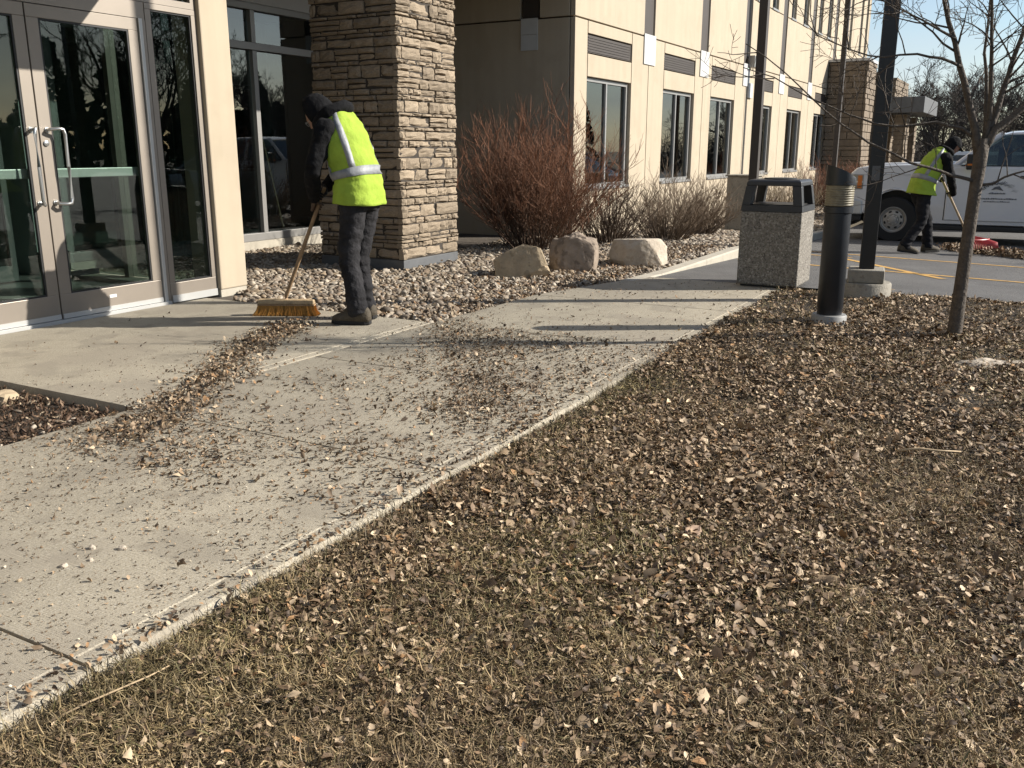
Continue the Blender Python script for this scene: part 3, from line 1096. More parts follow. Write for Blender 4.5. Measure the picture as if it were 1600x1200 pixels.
for k in range(n):
    a = 2 * math.pi * k / n
    x, y = 0.103 * math.cos(a), 0.103 * math.sin(a)
    ra.append((x, y, 0.999))
    rb_.append((x, y, 1.045))
    # cap slopes down towards camera-right
    s = (x * 0.488 - y * 0.872) / 0.103
    rc.append((x * 0.97, y * 0.97, 1.095 - 0.042 * s - 0.012 * (s > 0) * s))
b.loft([ra, rb_, rc])
b.obj('cap', 'bollard_paint', bo, smooth=30)
b = MB()
for a in (1.1, 3.2, 5.3):
    b.lathe([(0.006, 0.0), (0.006, 0.008)], 8, (0.08 * math.cos(a), 0.08 * math.sin(a), 0.066))
b.obj('anchor_bolt', 'steel', bo)

# ------------------------------------------------------------------ lamp posts
def lamp_post(name, loc, w, h, label, base, mat_, lean=(0, 0), rz=0.0):
    e = empty(name, loc, rz)
    tag(e, label, 'lamp post')
    z = 0.0
    if base == 'round':
        b = MB()
        b.lathe([(0.215, -0.4), (0.215, 0.145), (0.205, 0.16), (0.05, 0.161)], 36)
        b.obj('footing', 'concrete_base', e, smooth=35)
        b = MB()
        b.box(-0.148, 0.148, -0.148, 0.148, 0.1605, 0.275)
        b.obj('base_cover', 'concrete_base', e, bevel=0.012)
        z = 0.274
    elif base == 'block':
        b = MB()
        b.box(-0.36, 0.36, -0.36, 0.36, -0.3, 0.82)
        b.obj('footing', 'concrete_base', e, bevel=0.02)
        z = 0.82
    b = MB()
    n = 6
    rings = []
    for i in range(n + 1):
        t = i / n
        zz = z + (h - z) * t
        rings.append([(x * w / 2 + lean[0] * t, y * w / 2 + lean[1] * t, zz) for x, y in ((-1, -1), (1, -1), (1, 1), (-1, 1))])
    b.loft(rings)
    b.obj('post', mat_, e, bevel=0.008)
    b = MB()
    b.box(-0.55 + lean[0], -0.08 + lean[0], -0.16 + lean[1], 0.16 + lean[1], h - 0.12, h)
    b.box(-0.1 + lean[0], 0.07 + lean[0], -0.04 + lean[1], 0.04 + lean[1], h - 0.08, h - 0.03)
    b.obj('luminaire', mat_, e, bevel=0.01)
    if base == 'round':
        b = MB()
        b.box(-w / 2 - 0.004, -w / 2 - 0.0005, -0.032, 0.032, 1.02, 1.14)
        b.obj('hand_hole_cover', 'base_metal', e)
    return e
lamp_post('lamp_post', (8.36, 1.15, 0.0), 0.125, 6.2, 'tall black square lamp post on round concrete footing beside the bollard', 'round', 'black_metal', rz=R(8))
lamp_post('lamp_post', (12.75, 3.33, -0.05), 0.115, 7.0, 'dark brown lamp post rising behind the litter bin against the cream facade', None, 'louvre')
lamp_post('lamp_post', (23.2, 4.15, -0.36), 0.11, 8.4, 'thin brown lamp post in front of the far stone tower', None, 'louvre')
cb = empty('utility_cabinet', (17.0, 4.6, -0.2))
tag(cb, 'beige square utility cabinet behind the litter bin at the facade', 'cabinet')
b = MB()
b.box(-0.28, 0.28, -0.25, 0.25, 0.04, 1.0)
b.obj('body', 'concrete_base', cb, bevel=0.015)
b = MB()
b.box(-0.31, 0.31, -0.28, 0.28, 1.001, 1.03)
b.obj('lid', 'concrete_base', cb, bevel=0.008)
b = MB()
b.box(-0.33, 0.33, -0.30, 0.30, -0.3, 0.039)
b.obj('plinth', 'concrete_base', cb)

# ------------------------------------------------------------------ boulders and loose rocks
def boulder(name, loc, size, m, label, seed, cuts=(), rz=0.0, group=None, cat='boulder', rough=0.12, sub=5):
    bm = bmesh.new()
    bmesh.ops.create_icosphere(bm, subdivisions=sub, radius=1.0)
    off = Vector((seed * 3.1, seed * 1.7, seed * 0.9))
    for v in bm.verts:
        d = v.co.normalized()
        # squarish block
        mxx = max(abs(d.x), abs(d.y), abs(d.z))
        blk = d / (mxx ** 0.55)
        r = 1 + noise.noise(d * 1.3 + off) * rough * 2 + noise.noise(d * 3.5 + off) * rough * 0.9 + (0.5 - abs(noise.noise(d * 5 + off))) * rough * 0.6 + noise.noise(d * 11 + off) * rough * 0.35 + noise.noise(d * 24 + off) * rough * 0.14
        v.co = blk * r
    rq_ = random.Random(seed)
    cuts = list(cuts) + ([(rq_.uniform(-1, 1), rq_.uniform(-1, 1), rq_.uniform(-0.5, 0.6), rq_.uniform(0.86, 0.98)) for _ in range(9)] if sub > 4 else [])
    for (nx, ny, nz, dd) in cuts:
        nn = Vector((nx, ny, nz)).normalized()
        for v in bm.verts:
            e = v.co.dot(nn) - dd
            if e > 0:
                v.co -= nn * e * 0.86
    for v in bm.verts:
        v.co = Vector((v.co.x * size[0], v.co.y * size[1], v.co.z * size[2] + size[2] * 0.62))
    me = bpy.data.meshes.new(name)
    bm.to_mesh(me)
    bm.free()
    me.materials.append(M[m])
    me.shade_smooth()
    me.set_sharp_from_angle(angle=R(20))
    o = bpy.data.objects.new(name, me)
    o.location = loc
    o.rotation_euler = (0, 0, rz)
    COL.objects.link(o)
    tag(o, label, cat, group)
    return o
CR = R(-60.8)   # direction along camera right
boulder('boulder', (8.42, 4.58, -0.02), (0.30, 0.25, 0.225), 'boulder_tan', 'tan angular boulder, leftmost of three beside the walk', 3,
        cuts=[(-0.2, -0.9, 0.25, 0.62), (0.9, 0.1, 0.3, 0.7), (-0.6, 0.2, 0.9, 0.62), (0.3, 0.3, 0.9, 0.66)], rz=CR, rough=0.1)
boulder('boulder', (9.05, 4.28, -0.07), (0.275, 0.25, 0.26), 'boulder_grey', 'round grey-brown boulder, middle one of three beside the walk', 8,
        cuts=[(-0.1, -1, 0.2, 0.78)], rz=CR, rough=0.11)
boulder('boulder', (9.82, 3.82, -0.02), (0.345, 0.26, 0.23), 'boulder_pale', 'pale flat-topped boulder nearest the kerb, right of the other two', 14,
        cuts=[(0, 0.1, 1, 0.66), (0.75, -0.65, 0.1, 0.66), (-0.8, -0.4, 0.1, 0.76), (0.1, -0.9, -0.3, 0.6)], rz=CR + 0.1, rough=0.09)
boulder('flat_rock', (6.03, 0.07, -0.035), (0.21, 0.10, 0.05), 'boulder_pale', 'pale flat rock half sunk in the lawn at the right edge', 21, rz=CR - 0.1, cat='rock', rough=0.2)
boulder('flat_rock', (5.80, 0.215, -0.03), (0.075, 0.05, 0.03), 'boulder_pale', 'small pale stone beside the flat rock on the lawn', 25, rz=0.4, cat='rock', rough=0.2, sub=3)
boulder('flat_rock', (2.76, 4.70, -0.075), (0.075, 0.06, 0.05), 'boulder_tan', 'yellowish stone in the planting bed corner at the left edge', 28, rz=0.4, cat='rock', rough=0.15, sub=3)
boulder('flat_rock', (11.2, 4.2, -0.05), (0.2, 0.15, 0.09), 'boulder_tan', 'low tan stone in the gravel behind the pale boulder', 29, rz=0.9, cat='rock', rough=0.15, sub=3)
peb = [(1.59, 2.505, 0.016, 'tan pebble farther left on the near slab'), (1.72, 2.545, 0.017, 'cream pebble between two others on the near slab'),
       (1.765, 2.455, 0.018, 'pale pebble, rightmost of the group on the near slab'), (1.46, 2.535, 0.011, 'reddish small pebble at the left edge of the near slab'),
       (1.66, 2.47, 0.012, 'small white pebble nearest the lawn on the near slab')]
for i, (x, y, r, lab) in enumerate(peb):
    boulder('pebble', (x, y, -0.002), (r * 0.72, r * 0.55, r * 0.5), 'boulder_pale' if i != 3 else 'boulder_tan', lab, 40 + i, rz=i * 1.1, cat='pebble', rough=0.12, sub=2, group='pebbles on the slab')

# ------------------------------------------------------------------ trees
def branch(mb, p, d, L, r, depth, rs_, n, curve=0.18, spread=0.75, upw=0.25, kids=(3, 5), minr=0.0012, shrink=0.62, cols=None, twigmb=None, forks=True):
    """one limb with side shoots; wood goes to mb, the finest two orders to twigmb"""
    seg = 5 if depth > 1 else 3
    pts = [Vector(p)]
    rad = [r]
    d = Vector(d).normalized()
    for i in range(seg):
        d = (d + Vector((rs_.uniform(-1, 1), rs_.uniform(-1, 1), rs_.uniform(-1, 1) + upw)) * curve).normalized()
        pts.append(pts[-1] + d * L / seg)
        rad.append(max(minr, r * (1 - 0.72 * (i + 1) / seg)))
    tgt = twigmb if (twigmb is not None and depth <= 1) else mb
    tgt.tube(pts, rad, max(3, n if depth > 1 else 3), cap=depth > 1, cols=None if cols is None else [cols(depth, q / seg) for q in range(seg + 1)])
    if depth <= 0:
        return
    for k in range(rs_.randint(*kids)):
        t = rs_.uniform(0.22, 1.0)
        i = min(int(t * seg), seg - 1)
        q = pts[i].lerp(pts[i + 1], t * seg - i)
        dd = (pts[i + 1] - pts[i]).normalized()
        side_ = dd.orthogonal().normalized()
        side_.rotate(Matrix.Rotation(rs_.uniform(0, 6.283), 3, dd))
        nd = dd * (1 - spread * 0.5) + side_ * spread + Vector((0, 0, upw * 0.6))
        branch(mb, q, nd, L * shrink * rs_.uniform(0.65, 1.15), max(minr, rad[i] * 0.6), depth - 1, rs_, max(3, n - 1), curve, spread, upw, kids, minr, shrink, cols, twigmb)

# young street tree on the lawn: limbs follow the photograph, shoots grow from them
yt = empty('young_tree', (6.8, 0.33, -0.02))
tag(yt, 'young bare tree with a slim grey trunk on the lawn at the right', 'tree')
T0 = Vector((6.8, 0.33, 0))
rgt = Vector((0.488, -0.872, 0))
fwd = Vector((0.872, 0.488, 0))
def tp(r_, z, f=0.0):
    return rgt * r_ + fwd * f + Vector((0, 0, z))
mb = MB()
tw_ = MB()
rs2 = random.Random(23)
mb.tube([tp(0, -0.15), tp(0.0, 0.0), tp(0.005, 0.3), tp(0.012, 0.66), tp(0.02, 1.0), tp(0.028, 1.2), tp(0.032, 1.36)],
        [0.058, 0.050, 0.044, 0.041, 0.039, 0.042, 0.043], 14)
trunk = mb.obj('trunk', 'bark', yt, smooth='all')
mb = MB()
limbs = [
    ([(0.02, 1.25), (-0.03, 1.42), (-0.13, 1.70), (-0.22, 1.95), (-0.31, 2.2), (-0.4, 2.6), (-0.45, 3.0)], 0.030, 0.006, 0.05, 9),
    ([(0.03, 1.28), (0.10, 1.42), (0.22, 1.52), (0.36, 1.66), (0.55, 1.85), (0.8, 2.15)], 0.034, 0.008, -0.05, 7),
    ([(0.04, 1.32), (0.10, 1.50), (0.17, 1.75), (0.23, 2.0), (0.30, 2.3), (0.36, 2.7)], 0.026, 0.006, 0.12, 8),
    ([(0.03, 1.30), (0.04, 1.5), (0.00, 1.8), (-0.04, 2.0), (-0.08, 2.25), (-0.14, 2.6)], 0.020, 0.005, -0.12, 8),
    ([(0.035, 1.33), (0.05, 1.6), (0.03, 1.9), (0.05, 2.2), (0.06, 2.6)], 0.016, 0.004, 0.22, 7),
    ([(0.01, 1.08), (-0.10, 1.12), (-0.24, 1.15), (-0.46, 1.21), (-0.75, 1.33), (-0.95, 1.46), (-1.15, 1.60), (-1.35, 1.76), (-1.6, 1.92)], 0.013, 0.003, -0.2, 5),
    ([(0.0, 1.36), (-0.10, 1.43), (-0.25, 1.46), (-0.46, 1.44), (-0.62, 1.46), (-0.80, 1.52), (-1.05, 1.62), (-1.3, 1.75), (-1.5, 1.82)], 0.012, 0.003, 0.25, 5),
    ([(0.02, 1.06), (0.12, 1.08), (0.25, 1.14), (0.42, 1.2), (0.62, 1.3)], 0.011, 0.003, -0.1, 5),
    ([(-0.16, 1.80), (-0.3, 1.86), (-0.45, 1.88), (-0.65, 1.86), (-0.85, 1.90), (-1.1, 2.0)], 0.011, 0.003, 0.05, 6),
    ([(-0.22, 1.97), (-0.35, 2.04), (-0.55, 2.12), (-0.8, 2.25)], 0.010, 0.003, 0.0, 6),
]
for pts, r0, r1, f, nk in limbs:
    P = [tp(a, z, f * (i / (len(pts) - 1))) for i, (a, z) in enumerate(pts)]
    rr = [r0 + (r1 - r0) * (i / (len(P) - 1)) ** 0.8 for i in range(len(P))]
    P2, R2 = [], []
    for i in range(len(P) - 1):
        for t in (0, 0.5):
            P2.append(P[i].lerp(P[i + 1], t) + Vector((rs2.uniform(-1, 1), rs2.uniform(-1, 1), rs2.uniform(-1, 1))) * 0.007)
            R2.append(rr[i] * (1 - t) + rr[i + 1] * t)
    P2.append(P[-1])
    R2.append(rr[-1])
    mb.tube(P2, R2, 8)
    for k in range(nk):
        t = rs2.uniform(0.25, 1.0)
        i = min(int(t * (len(P) - 1)), len(P) - 2)
        q = P[i].lerp(P[i + 1], t * (len(P) - 1) - i)
        dd = (P[i + 1] - P[i]).normalized()
        sv = dd.orthogonal().normalized()
        sv.rotate(Matrix.Rotation(rs2.uniform(0, 6.283), 3, dd))
        branch(mb, q, dd * 0.5 + sv * 0.8 + Vector((0, 0, 0.2)), rs2.uniform(0.25, 0.55), max(0.0045, rr[i] * 0.42), 2, rs2, 5, curve=0.22, spread=0.85, upw=0.2, kids=(2, 5), minr=0.0016, twigmb=tw_, shrink=0.6)
limb_o = mb.obj('limbs', 'bark', yt, smooth='all')
tw_.obj('twigs', 'twig', yt, smooth='all')
boulder_z = None

# background bare trees and conifers
def bare_tree(h, seed, spread=0.7, depth=5, r=None):
    rs_ = random.Random(seed)
    e = empty('bare_tree')
    t = MB()
    c = MB()
    tr_h = h * rs_.uniform(0.22, 0.3)
    r = r or h * 0.022
    t.tube([(0, 0, -0.5), (0, 0, 0), (0.02 * h * rs_.uniform(-1, 1), 0, tr_h * 0.5), (0.02 * h * rs_.uniform(-1, 1), 0.01 * h, tr_h)], [r * 1.35, r * 1.15, r, r * 0.85], 8)
    top = Vector(t.v[-1]) * 0 + Vector((0, 0.01 * h, tr_h * 0.93))
    for k in range(rs_.randint(5, 7)):
        a = k * 2.4 + rs_.uniform(-0.4, 0.4)
        branch(c, top - Vector((0, 0, tr_h * rs_.uniform(0, 0.25))), (math.cos(a) * spread, math.sin(a) * spread, rs_.uniform(0.6, 1.3)), h * rs_.uniform(0.4, 0.6), r * 0.55, depth - 1, rs_, 6,
               curve=0.14, spread=0.7, upw=0.35, kids=(4, 6), minr=h * 0.0011, shrink=0.55)
    t.obj('trunk', 'bark_far', e)
    c.obj('crown', 'bark_far', e)
    return e
def clone(src, loc, rz, label, sc=1.0, name=None):
    e = src.copy()
    COL.objects.link(e)
    e.location = loc
    e.rotation_euler = (0, 0, rz)
    e.scale = (sc, sc, sc)
    e['label'] = label
    for ch in list(src.children):
        c = ch.copy()
        COL.objects.link(c)
        c.parent = e
        for gch in ch.children:
            d_ = gch.copy()
            COL.objects.link(d_)
            d_.parent = c
    return e
BT = 'bare trees beyond the parking lot'
bt1 = bare_tree(9.0, 3)
tag(bt1, 'tall bare grey tree behind the truck cab, right of the lawn tree trunk', 'tree', BT)
bt1.location = (62, -1.5, -0.6)
bt2 = bare_tree(7.5, 9, spread=0.9)
tag(bt2, 'broad bare tree behind the far worker and the silver car', 'tree', BT)
bt2.location = (60, 4.6, -0.6)
clone(bt1, (66, 2.4, -0.6), 2.0, 'bare tree showing between the far porch canopy and the lawn tree', 0.85)
clone(bt2, (58, 0.8, -0.6), 4.1, 'lower bare tree behind the front of the white truck cab', 0.8)
clone(bt1, (64, 5.6, -0.6), 3.3, 'slender bare tree just right of the far porch', 0.7)
clone(bt2, (57, -3.0, -0.6), 1.2, 'bare tree at the right edge above the truck roof', 0.95)
clone(bt1, (21, -13, -0.6), 0.6, 'bare tree across the lot, mirrored in the sidelight glass', 0.95)
clone(bt2, (30, -17, -0.6), 2.6, 'bare tree across the lot, mirrored in the nearest facade window', 1.1)
clone(bt2, (42, -22, -0.6), 3.6, 'bare tree across the lot, mirrored in the second facade window', 1.1)

def conifer(h, seed):
    rs_ = random.Random(seed)
    e = empty('conifer')
    t = MB()
    t.tube([(0, 0, -0.5), (0, 0, h * 0.5), (0, 0, h * 0.97)], [h * 0.018, h * 0.012, 0.01], 6)
    t.obj('trunk', 'bark_far', e)
    c = MB()
    nl = int(h * 4.2)
    for i in range(nl):
        z = h * (0.08 + 0.9 * i / nl)
        rr = h * 0.2 * (1 - i / nl) ** 0.85 + 0.12
        nb = max(5, int(11 * (1 - i / nl) + 5))
        for k in range(nb):
            a = rs_.uniform(0, 6.283)
            L = rr * rs_.uniform(0.65, 1.12)
            d = Vector((math.cos(a), math.sin(a), -0.25))
            s = Vector((-math.sin(a), math.cos(a), 0))
            p0 = Vector((0, 0, z))
            for q in range(4):
                m_ = p0 + d * L * (0.3 + 0.22 * q)
                w = L * 0.2 * (1.25 - 0.25 * q) * rs_.uniform(0.7, 1.2)
                kk = len(c.v)
                tilt = Vector((0, 0, rs_.uniform(-0.15, 0.12))) * L
                c.v += [tuple(m_ - d * w * 0.8), tuple(m_ + s * w + tilt - Vector((0, 0, w * 0.35))), tuple(m_ + d * w * 1.2 - Vector((0, 0, w * 0.2))), tuple(m_ - s * w + tilt * 0.4 - Vector((0, 0, w * 0.35)))]
                c.quad(kk, kk + 1, kk + 2)
                c.quad(kk, kk + 2, kk + 3)
    c.obj('crown', 'needle', e)
    return e
CG = 'conifers beyond the parking lot'
cn = conifer(8.5, 4)
tag(cn, 'dark conifer at the right edge behind the truck roof', 'tree', CG)
cn.location = (70, -2.6, -0.6)
clone(cn, (76, 0.2, -0.6), 1.0, 'dark conifer left of the one at the right edge', 0.82)
clone(cn, (80, 7.2, -0.6), 2.0, 'small dark conifer right of the far porch canopy', 0.8)
clone(cn, (68, -5.4, -0.6), 3.0, 'dark conifer just cut by the right edge of the picture', 1.0)
clone(cn, (36, -24, -0.6), 3.9, 'conifer across the lot, mirrored in the facade windows', 1.0)
# far thicket that closes the view behind the trees
th = MB()
rs3 = random.Random(77)
for k in range(1500):
    y = rs3.uniform(-14, 12)
    x = rs3.uniform(66, 84)
    p = Vector((x, y, -0.6))
    pts = [p]
    d = Vector((rs3.uniform(-0.4, 0.4), rs3.uniform(-0.4, 0.4), 1))
    L = rs3.uniform(1.2, 3.6)
    for i in range(3):
        pts.append(pts[-1] + d.normalized() * L / 3)
        d += Vector((rs3.uniform(-0.5, 0.5), rs3.uniform(-0.5, 0.5), 0))
    th.tube(pts, [0.035, 0.028, 0.02, 0.01], 3, cap=False)
    for q in range(6):
        a = pts[rs3.randint(1, 3)]
        th.tube([a, a + Vector((rs3.uniform(-0.7, 0.7), rs3.uniform(-0.7, 0.7), rs3.uniform(0.1, 0.8)))], [0.02, 0.008], 3, cap=False)
tag(th.obj('thicket', 'bark_far'), 'far thicket of bare brush behind the parking lot', 'thicket', kind='stuff')

# dark wood across the lot, seen only as a mirror image in the glazing
fw_ = MB()
for k in range(120):
    cx_ = -25 + k * 1.35 + rs3.uniform(-1, 1)
    cy_ = rs3.uniform(-62, -50)
    hh = rs3.uniform(5.5, 10.5)
    for q in range(240):
        t_ = rs3.random() ** 0.8
        rr_ = hh * 0.24 * (1 - t_) ** 0.8 + 0.2
        a_ = rs3.uniform(0, 6.283)
        c_ = Vector((cx_ + rr_ * math.cos(a_), cy_ + rr_ * math.sin(a_), -0.6 + hh * t_))
        u_ = Vector((rs3.uniform(-1, 1), rs3.uniform(-1, 1), rs3.uniform(-1, 1))).normalized() * rs3.uniform(0.3, 0.8)
        v_ = Vector((rs3.uniform(-1, 1), rs3.uniform(-1, 1), rs3.uniform(-1, 1))).normalized() * rs3.uniform(0.3, 0.8)
        kk = len(fw_.v)
        fw_.v += [tuple(c_ - u_), tuple(c_ + v_), tuple(c_ + u_), tuple(c_ - v_)]
        fw_.quad(kk, kk + 1, kk + 2, kk + 3)
tag(fw_.obj('far_wood', 'needle'), 'dark far wood across the lot, mirrored in the glass', 'wood', kind='stuff')

# ------------------------------------------------------------------ shrubs
def shrub(loc, hgt, rad, n, seed, col_lo, col_hi, label, lean=(0, 0), sub=4, r0=0.006, squash=(1.0, 1.0), name='shrub', group=None):
    rs_ = random.Random(seed)
    e = empty(name, loc)
    tag(e, label, 'shrub', group)
    st = MB()
    tg = MB()
    def cc(t):
        v = rs_.uniform(0.75, 1.25)
        return tuple((a + (b_ - a) * t) * v for a, b_ in zip(col_lo, col_hi))
    for k in range(n):
        a = rs_.uniform(0, 6.283)
        q = math.sqrt(rs_.random())
        p = Vector((math.cos(a) * q * rad * 0.32 * squash[0], math.sin(a) * q * rad * 0.32 * squash[1], -0.05))
        out = Vector((math.cos(a) * squash[0] + lean[0], math.sin(a) * squash[1] + lean[1], 0)) * (q * rs_.uniform(0.5, 1.1))
        L = hgt * rs_.uniform(0.55, 1.08) * (1 - 0.25 * q)
        d = Vector((out.x * rad / hgt * 1.5, out.y * rad / hgt * 1.5, 1)).normalized()
        pts = [p]
        for i in range(5):
            d = (d + Vector((out.x * 0.07 + rs_.uniform(-0.26, 0.26), out.y * 0.07 + rs_.uniform(-0.26, 0.26), 0.06))).normalized()
            pts.append(pts[-1] + d * L / 5)
        r = r0 * rs_.uniform(0.7, 1.3)
        st.tube(pts, [r, r * 0.9, r * 0.75, r * 0.6, r * 0.45, r * 0.3], 4, cap=False, cols=[cc(i / 5) for i in range(6)])
        for j in range(sub):
            t = rs_.uniform(0.25, 1.0)
            i = min(int(t * 5), 4)
            q0 = pts[i].lerp(pts[i + 1], t * 5 - i)
            sd_ = Vector((rs_.uniform(-1, 1), rs_.uniform(-1, 1), rs_.uniform(0.0, 1.0)))
            dd = ((pts[i + 1] - pts[i]).normalized() * 0.6 + sd_ * 0.9).normalized()
            l2 = L * rs_.uniform(0.14, 0.34)
            m1 = q0 + dd * l2 * 0.5
            dd2 = (dd + Vector((rs_.uniform(-0.4, 0.4), rs_.uniform(-0.4, 0.4), 0.25))).normalized()
            m2 = m1 + dd2 * l2 * 0.5
            tg.tube([q0, m1, m2], [r * 0.5, r * 0.4, r * 0.22], 3, cap=False, cols=[cc(min(1, t)), cc(min(1, t + 0.1)), cc(1)])
            for w in range(2):
                a0 = m1 if w else q0.lerp(m1, 0.6)
                dv = (dd + Vector((rs_.uniform(-0.9, 0.9), rs_.uniform(-0.9, 0.9), rs_.uniform(-0.2, 0.6)))).normalized()
                tg.tube([a0, a0 + dv * l2 * 0.35], [r * 0.32, r * 0.2], 3, cap=False, cols=[cc(t), cc(1)])
    st.obj('stems', 'shrub', e, smooth='all')
    tg.obj('twigs', 'shrub', e, smooth='all')
    return e
brn = (0.10, 0.065, 0.045)
red = (0.155, 0.058, 0.026)
tan = (0.21, 0.15, 0.10)
shrub((10.95, 5.75, -0.03), 2.0, 1.15, 185, 1, (0.13, 0.09, 0.062), (0.21, 0.09, 0.045), 'tall red-brown bare shrub against the shaded building end', sub=14, r0=0.0064, squash=(0.85, 1.0))
shrub((12.2, 5.25, -0.03), 1.15, 0.75, 130, 2, (0.13, 0.09, 0.06), brn, 'low dark bare shrub between the tall shrub and the first window', sub=6, r0=0.006)
shrub((13.3, 4.75, -0.04), 1.12, 0.85, 170, 4, (0.15, 0.11, 0.075), tan, 'wide grey-brown bare shrub below the first facade windows', sub=7, r0=0.006, lean=(0.25, -0.2))
shrub((15.1, 4.85, -0.10), 1.05, 0.75, 140, 5, (0.14, 0.10, 0.07), tan, 'grey-brown bare shrub below the second and third windows', sub=7, r0=0.006, lean=(0.2, 0))
shrub((17.4, 4.2, -0.20), 0.75, 0.5, 110, 6, (0.09, 0.07, 0.05), brn, 'small dark shrub left of the litter bin', sub=6, r0=0.006)
shrub((19.2, 4.9, -0.28), 1.2, 0.8, 120, 12, (0.2, 0.155, 0.10), (0.30, 0.23, 0.15), 'straw coloured grassy shrub behind the litter bin hood', sub=6, r0=0.007)
shrub((22.6, 4.9, -0.36), 1.25, 0.9, 120, 13, (0.2, 0.155, 0.10), (0.30, 0.23, 0.15), 'straw coloured shrub left of the bollard cap', sub=6, r0=0.008)
shrub((26.6, 4.8, -0.40), 1.65, 1.3, 170, 14, (0.12, 0.07, 0.045), (0.20, 0.085, 0.045), 'reddish shrub in front of the far stone tower', sub=7, r0=0.010)
shrub((29.6, 4.4, -0.40), 1.5, 1.2, 150, 15, (0.12, 0.07, 0.045), (0.19, 0.085, 0.05), 'reddish shrub right of the other red one by the tower', sub=7, r0=0.010)

# ------------------------------------------------------------------ vehicles
def arc(cx, cz, r, a0, a1, n):
    return [(cx + r * math.cos(R(a0 + (a1 - a0) * i / n)), cz + r * math.sin(R(a0 + (a1 - a0) * i / n))) for i in range(n + 1)]
def side_ring(prof, yfun):
    return [(x, yfun(x, z), z) for x, z in prof]

def body_shell(b, prof, hwid, inset, crown=0.03):
    """closed side profile lofted across the width with slightly rounded flanks"""
    cx = sum(p[0] for p in prof) / len(prof)
    cz = sum(p[1] for p in prof) / len(prof)
    rings = []
    for s, k in ((-1.0, inset), (-0.985, inset * 0.35), (-0.93, 0.0), (0.93, 0.0), (0.985, inset * 0.35), (1.0, inset)):
        rings.append([(x - (x - cx) / max(abs(x - cx), 1e-6) * k if abs(x - cx) > 0.4 else x, hwid * s, z - (z - cz) * k * 0.5) for x, z in prof])
    b.loft(rings)

def wheel(parent, x, y, r, w, side, rimr, style='steel'):
    """wheel whose axle runs along y; side=+1 outside towards +y"""
    e = MB()
    s = side
    e.lathe([(rimr * 0.98, -w / 2), (r * 0.93, -w / 2), (r, -w / 2 + 0.03), (r, w / 2 - 0.03), (r * 0.93, w / 2), (rimr * 0.98, w / 2)], 40, axis='y', cap=False)
    o = e.obj('wheel', 'tyre', parent, smooth=35)
    o.location = (x, y, r)
    e = MB()
    y0 = s * (w / 2 - 0.012)
    e.lathe([(rimr, y0 - s * 0.1), (rimr, y0 + s * 0.006), (rimr * 0.93, y0 + s * 0.008), (rimr * 0.88, y0 - s * 0.03), (rimr * 0.78, y0 - s * 0.035), (rimr * 0.72, y0 - s * 0.012),
             (rimr * 0.42, y0 - s * 0.005), (rimr * 0.38, y0 - s * 0.02), (rimr * 0.30, y0 - s * 0.02), (rimr * 0.27, y0 + s * 0.03), (rimr * 0.12, y0 + s * 0.035), (0.001, y0 + s * 0.035)], 40, axis='y', cap=False)
    e.obj('rim', 'rim', o, smooth=30)
    e = MB()
    for k in range(8):
        a = 2 * math.pi * (k + 0.5) / 8
        c = (rimr * 0.62 * math.cos(a), y0 - s * 0.006, rimr * 0.62 * math.sin(a))
        t = Vector((-math.sin(a), 0, math.cos(a)))
        rd = Vector((math.cos(a), 0, math.sin(a)))
        k0 = len(e.v)
        for i in range(8):
            q = 2 * math.pi * i / 8
            p = Vector(c) + t * rimr * 0.13 * math.cos(q) + rd * rimr * 0.075 * math.sin(q)
            e.v.append(tuple(p))
        for i in range(8):
            q = e.v[k0 + i]
            e.v.append((q[0], q[1] + s * 0.003, q[2]))
        for i in range(8):
            e.quad(k0 + i, k0 + (i + 1) % 8, k0 + 8 + (i + 1) % 8, k0 + 8 + i)
        e.quad(*[k0 + 8 + i for i in range(8)])
    e.obj('rim_slots', 'tyre', o)
    e = MB()
    for k in range(8):
        a = 2 * math.pi * k / 8
        e.lathe([(0.011, y0 - s * 0.02), (0.011, y0 + s * 0.012)], 6, (rimr * 0.34 * math.cos(a), 0, rimr * 0.34 * math.sin(a)), axis='y')
    e.obj('wheel_nuts', 'chrome', o)
    return o

# white pickup: local +x forward, +y its left side, front axle at x=0
tk = empty('pickup_truck', (18.82, 2.09, lotz(18.8)), R(90))
tag(tk, 'white crew-cab pickup truck with dark door emblem parked beyond the far worker', 'truck')
HWD = 1.0
RW = 0.405
prof = []
# underside and arches from rear to front, then over the top
prof += [(-5.05, 0.60), (-4.4, 0.58)]
prof += arc(-3.85, RW + 0.03, 0.50, 162, 18, 10)
prof += [(-3.3, 0.36), (-0.56, 0.36)]
prof += arc(0, RW + 0.03, 0.50, 172, 12, 12)
prof += [(0.62, 0.50), (0.80, 0.52), (0.835, 0.70), (0.83, 1.05), (0.79, 1.22), (0.70, 1.31), (0.45, 1.36), (-0.9, 1.40), (-1.0, 1.36), (-2.9, 1.36), (-3.05, 1.36), (-5.05, 1.38)]
b = MB()
body_shell(b, prof, HWD, 0.045)
body = b.obj('body', 'white_paint', tk, smooth=28)
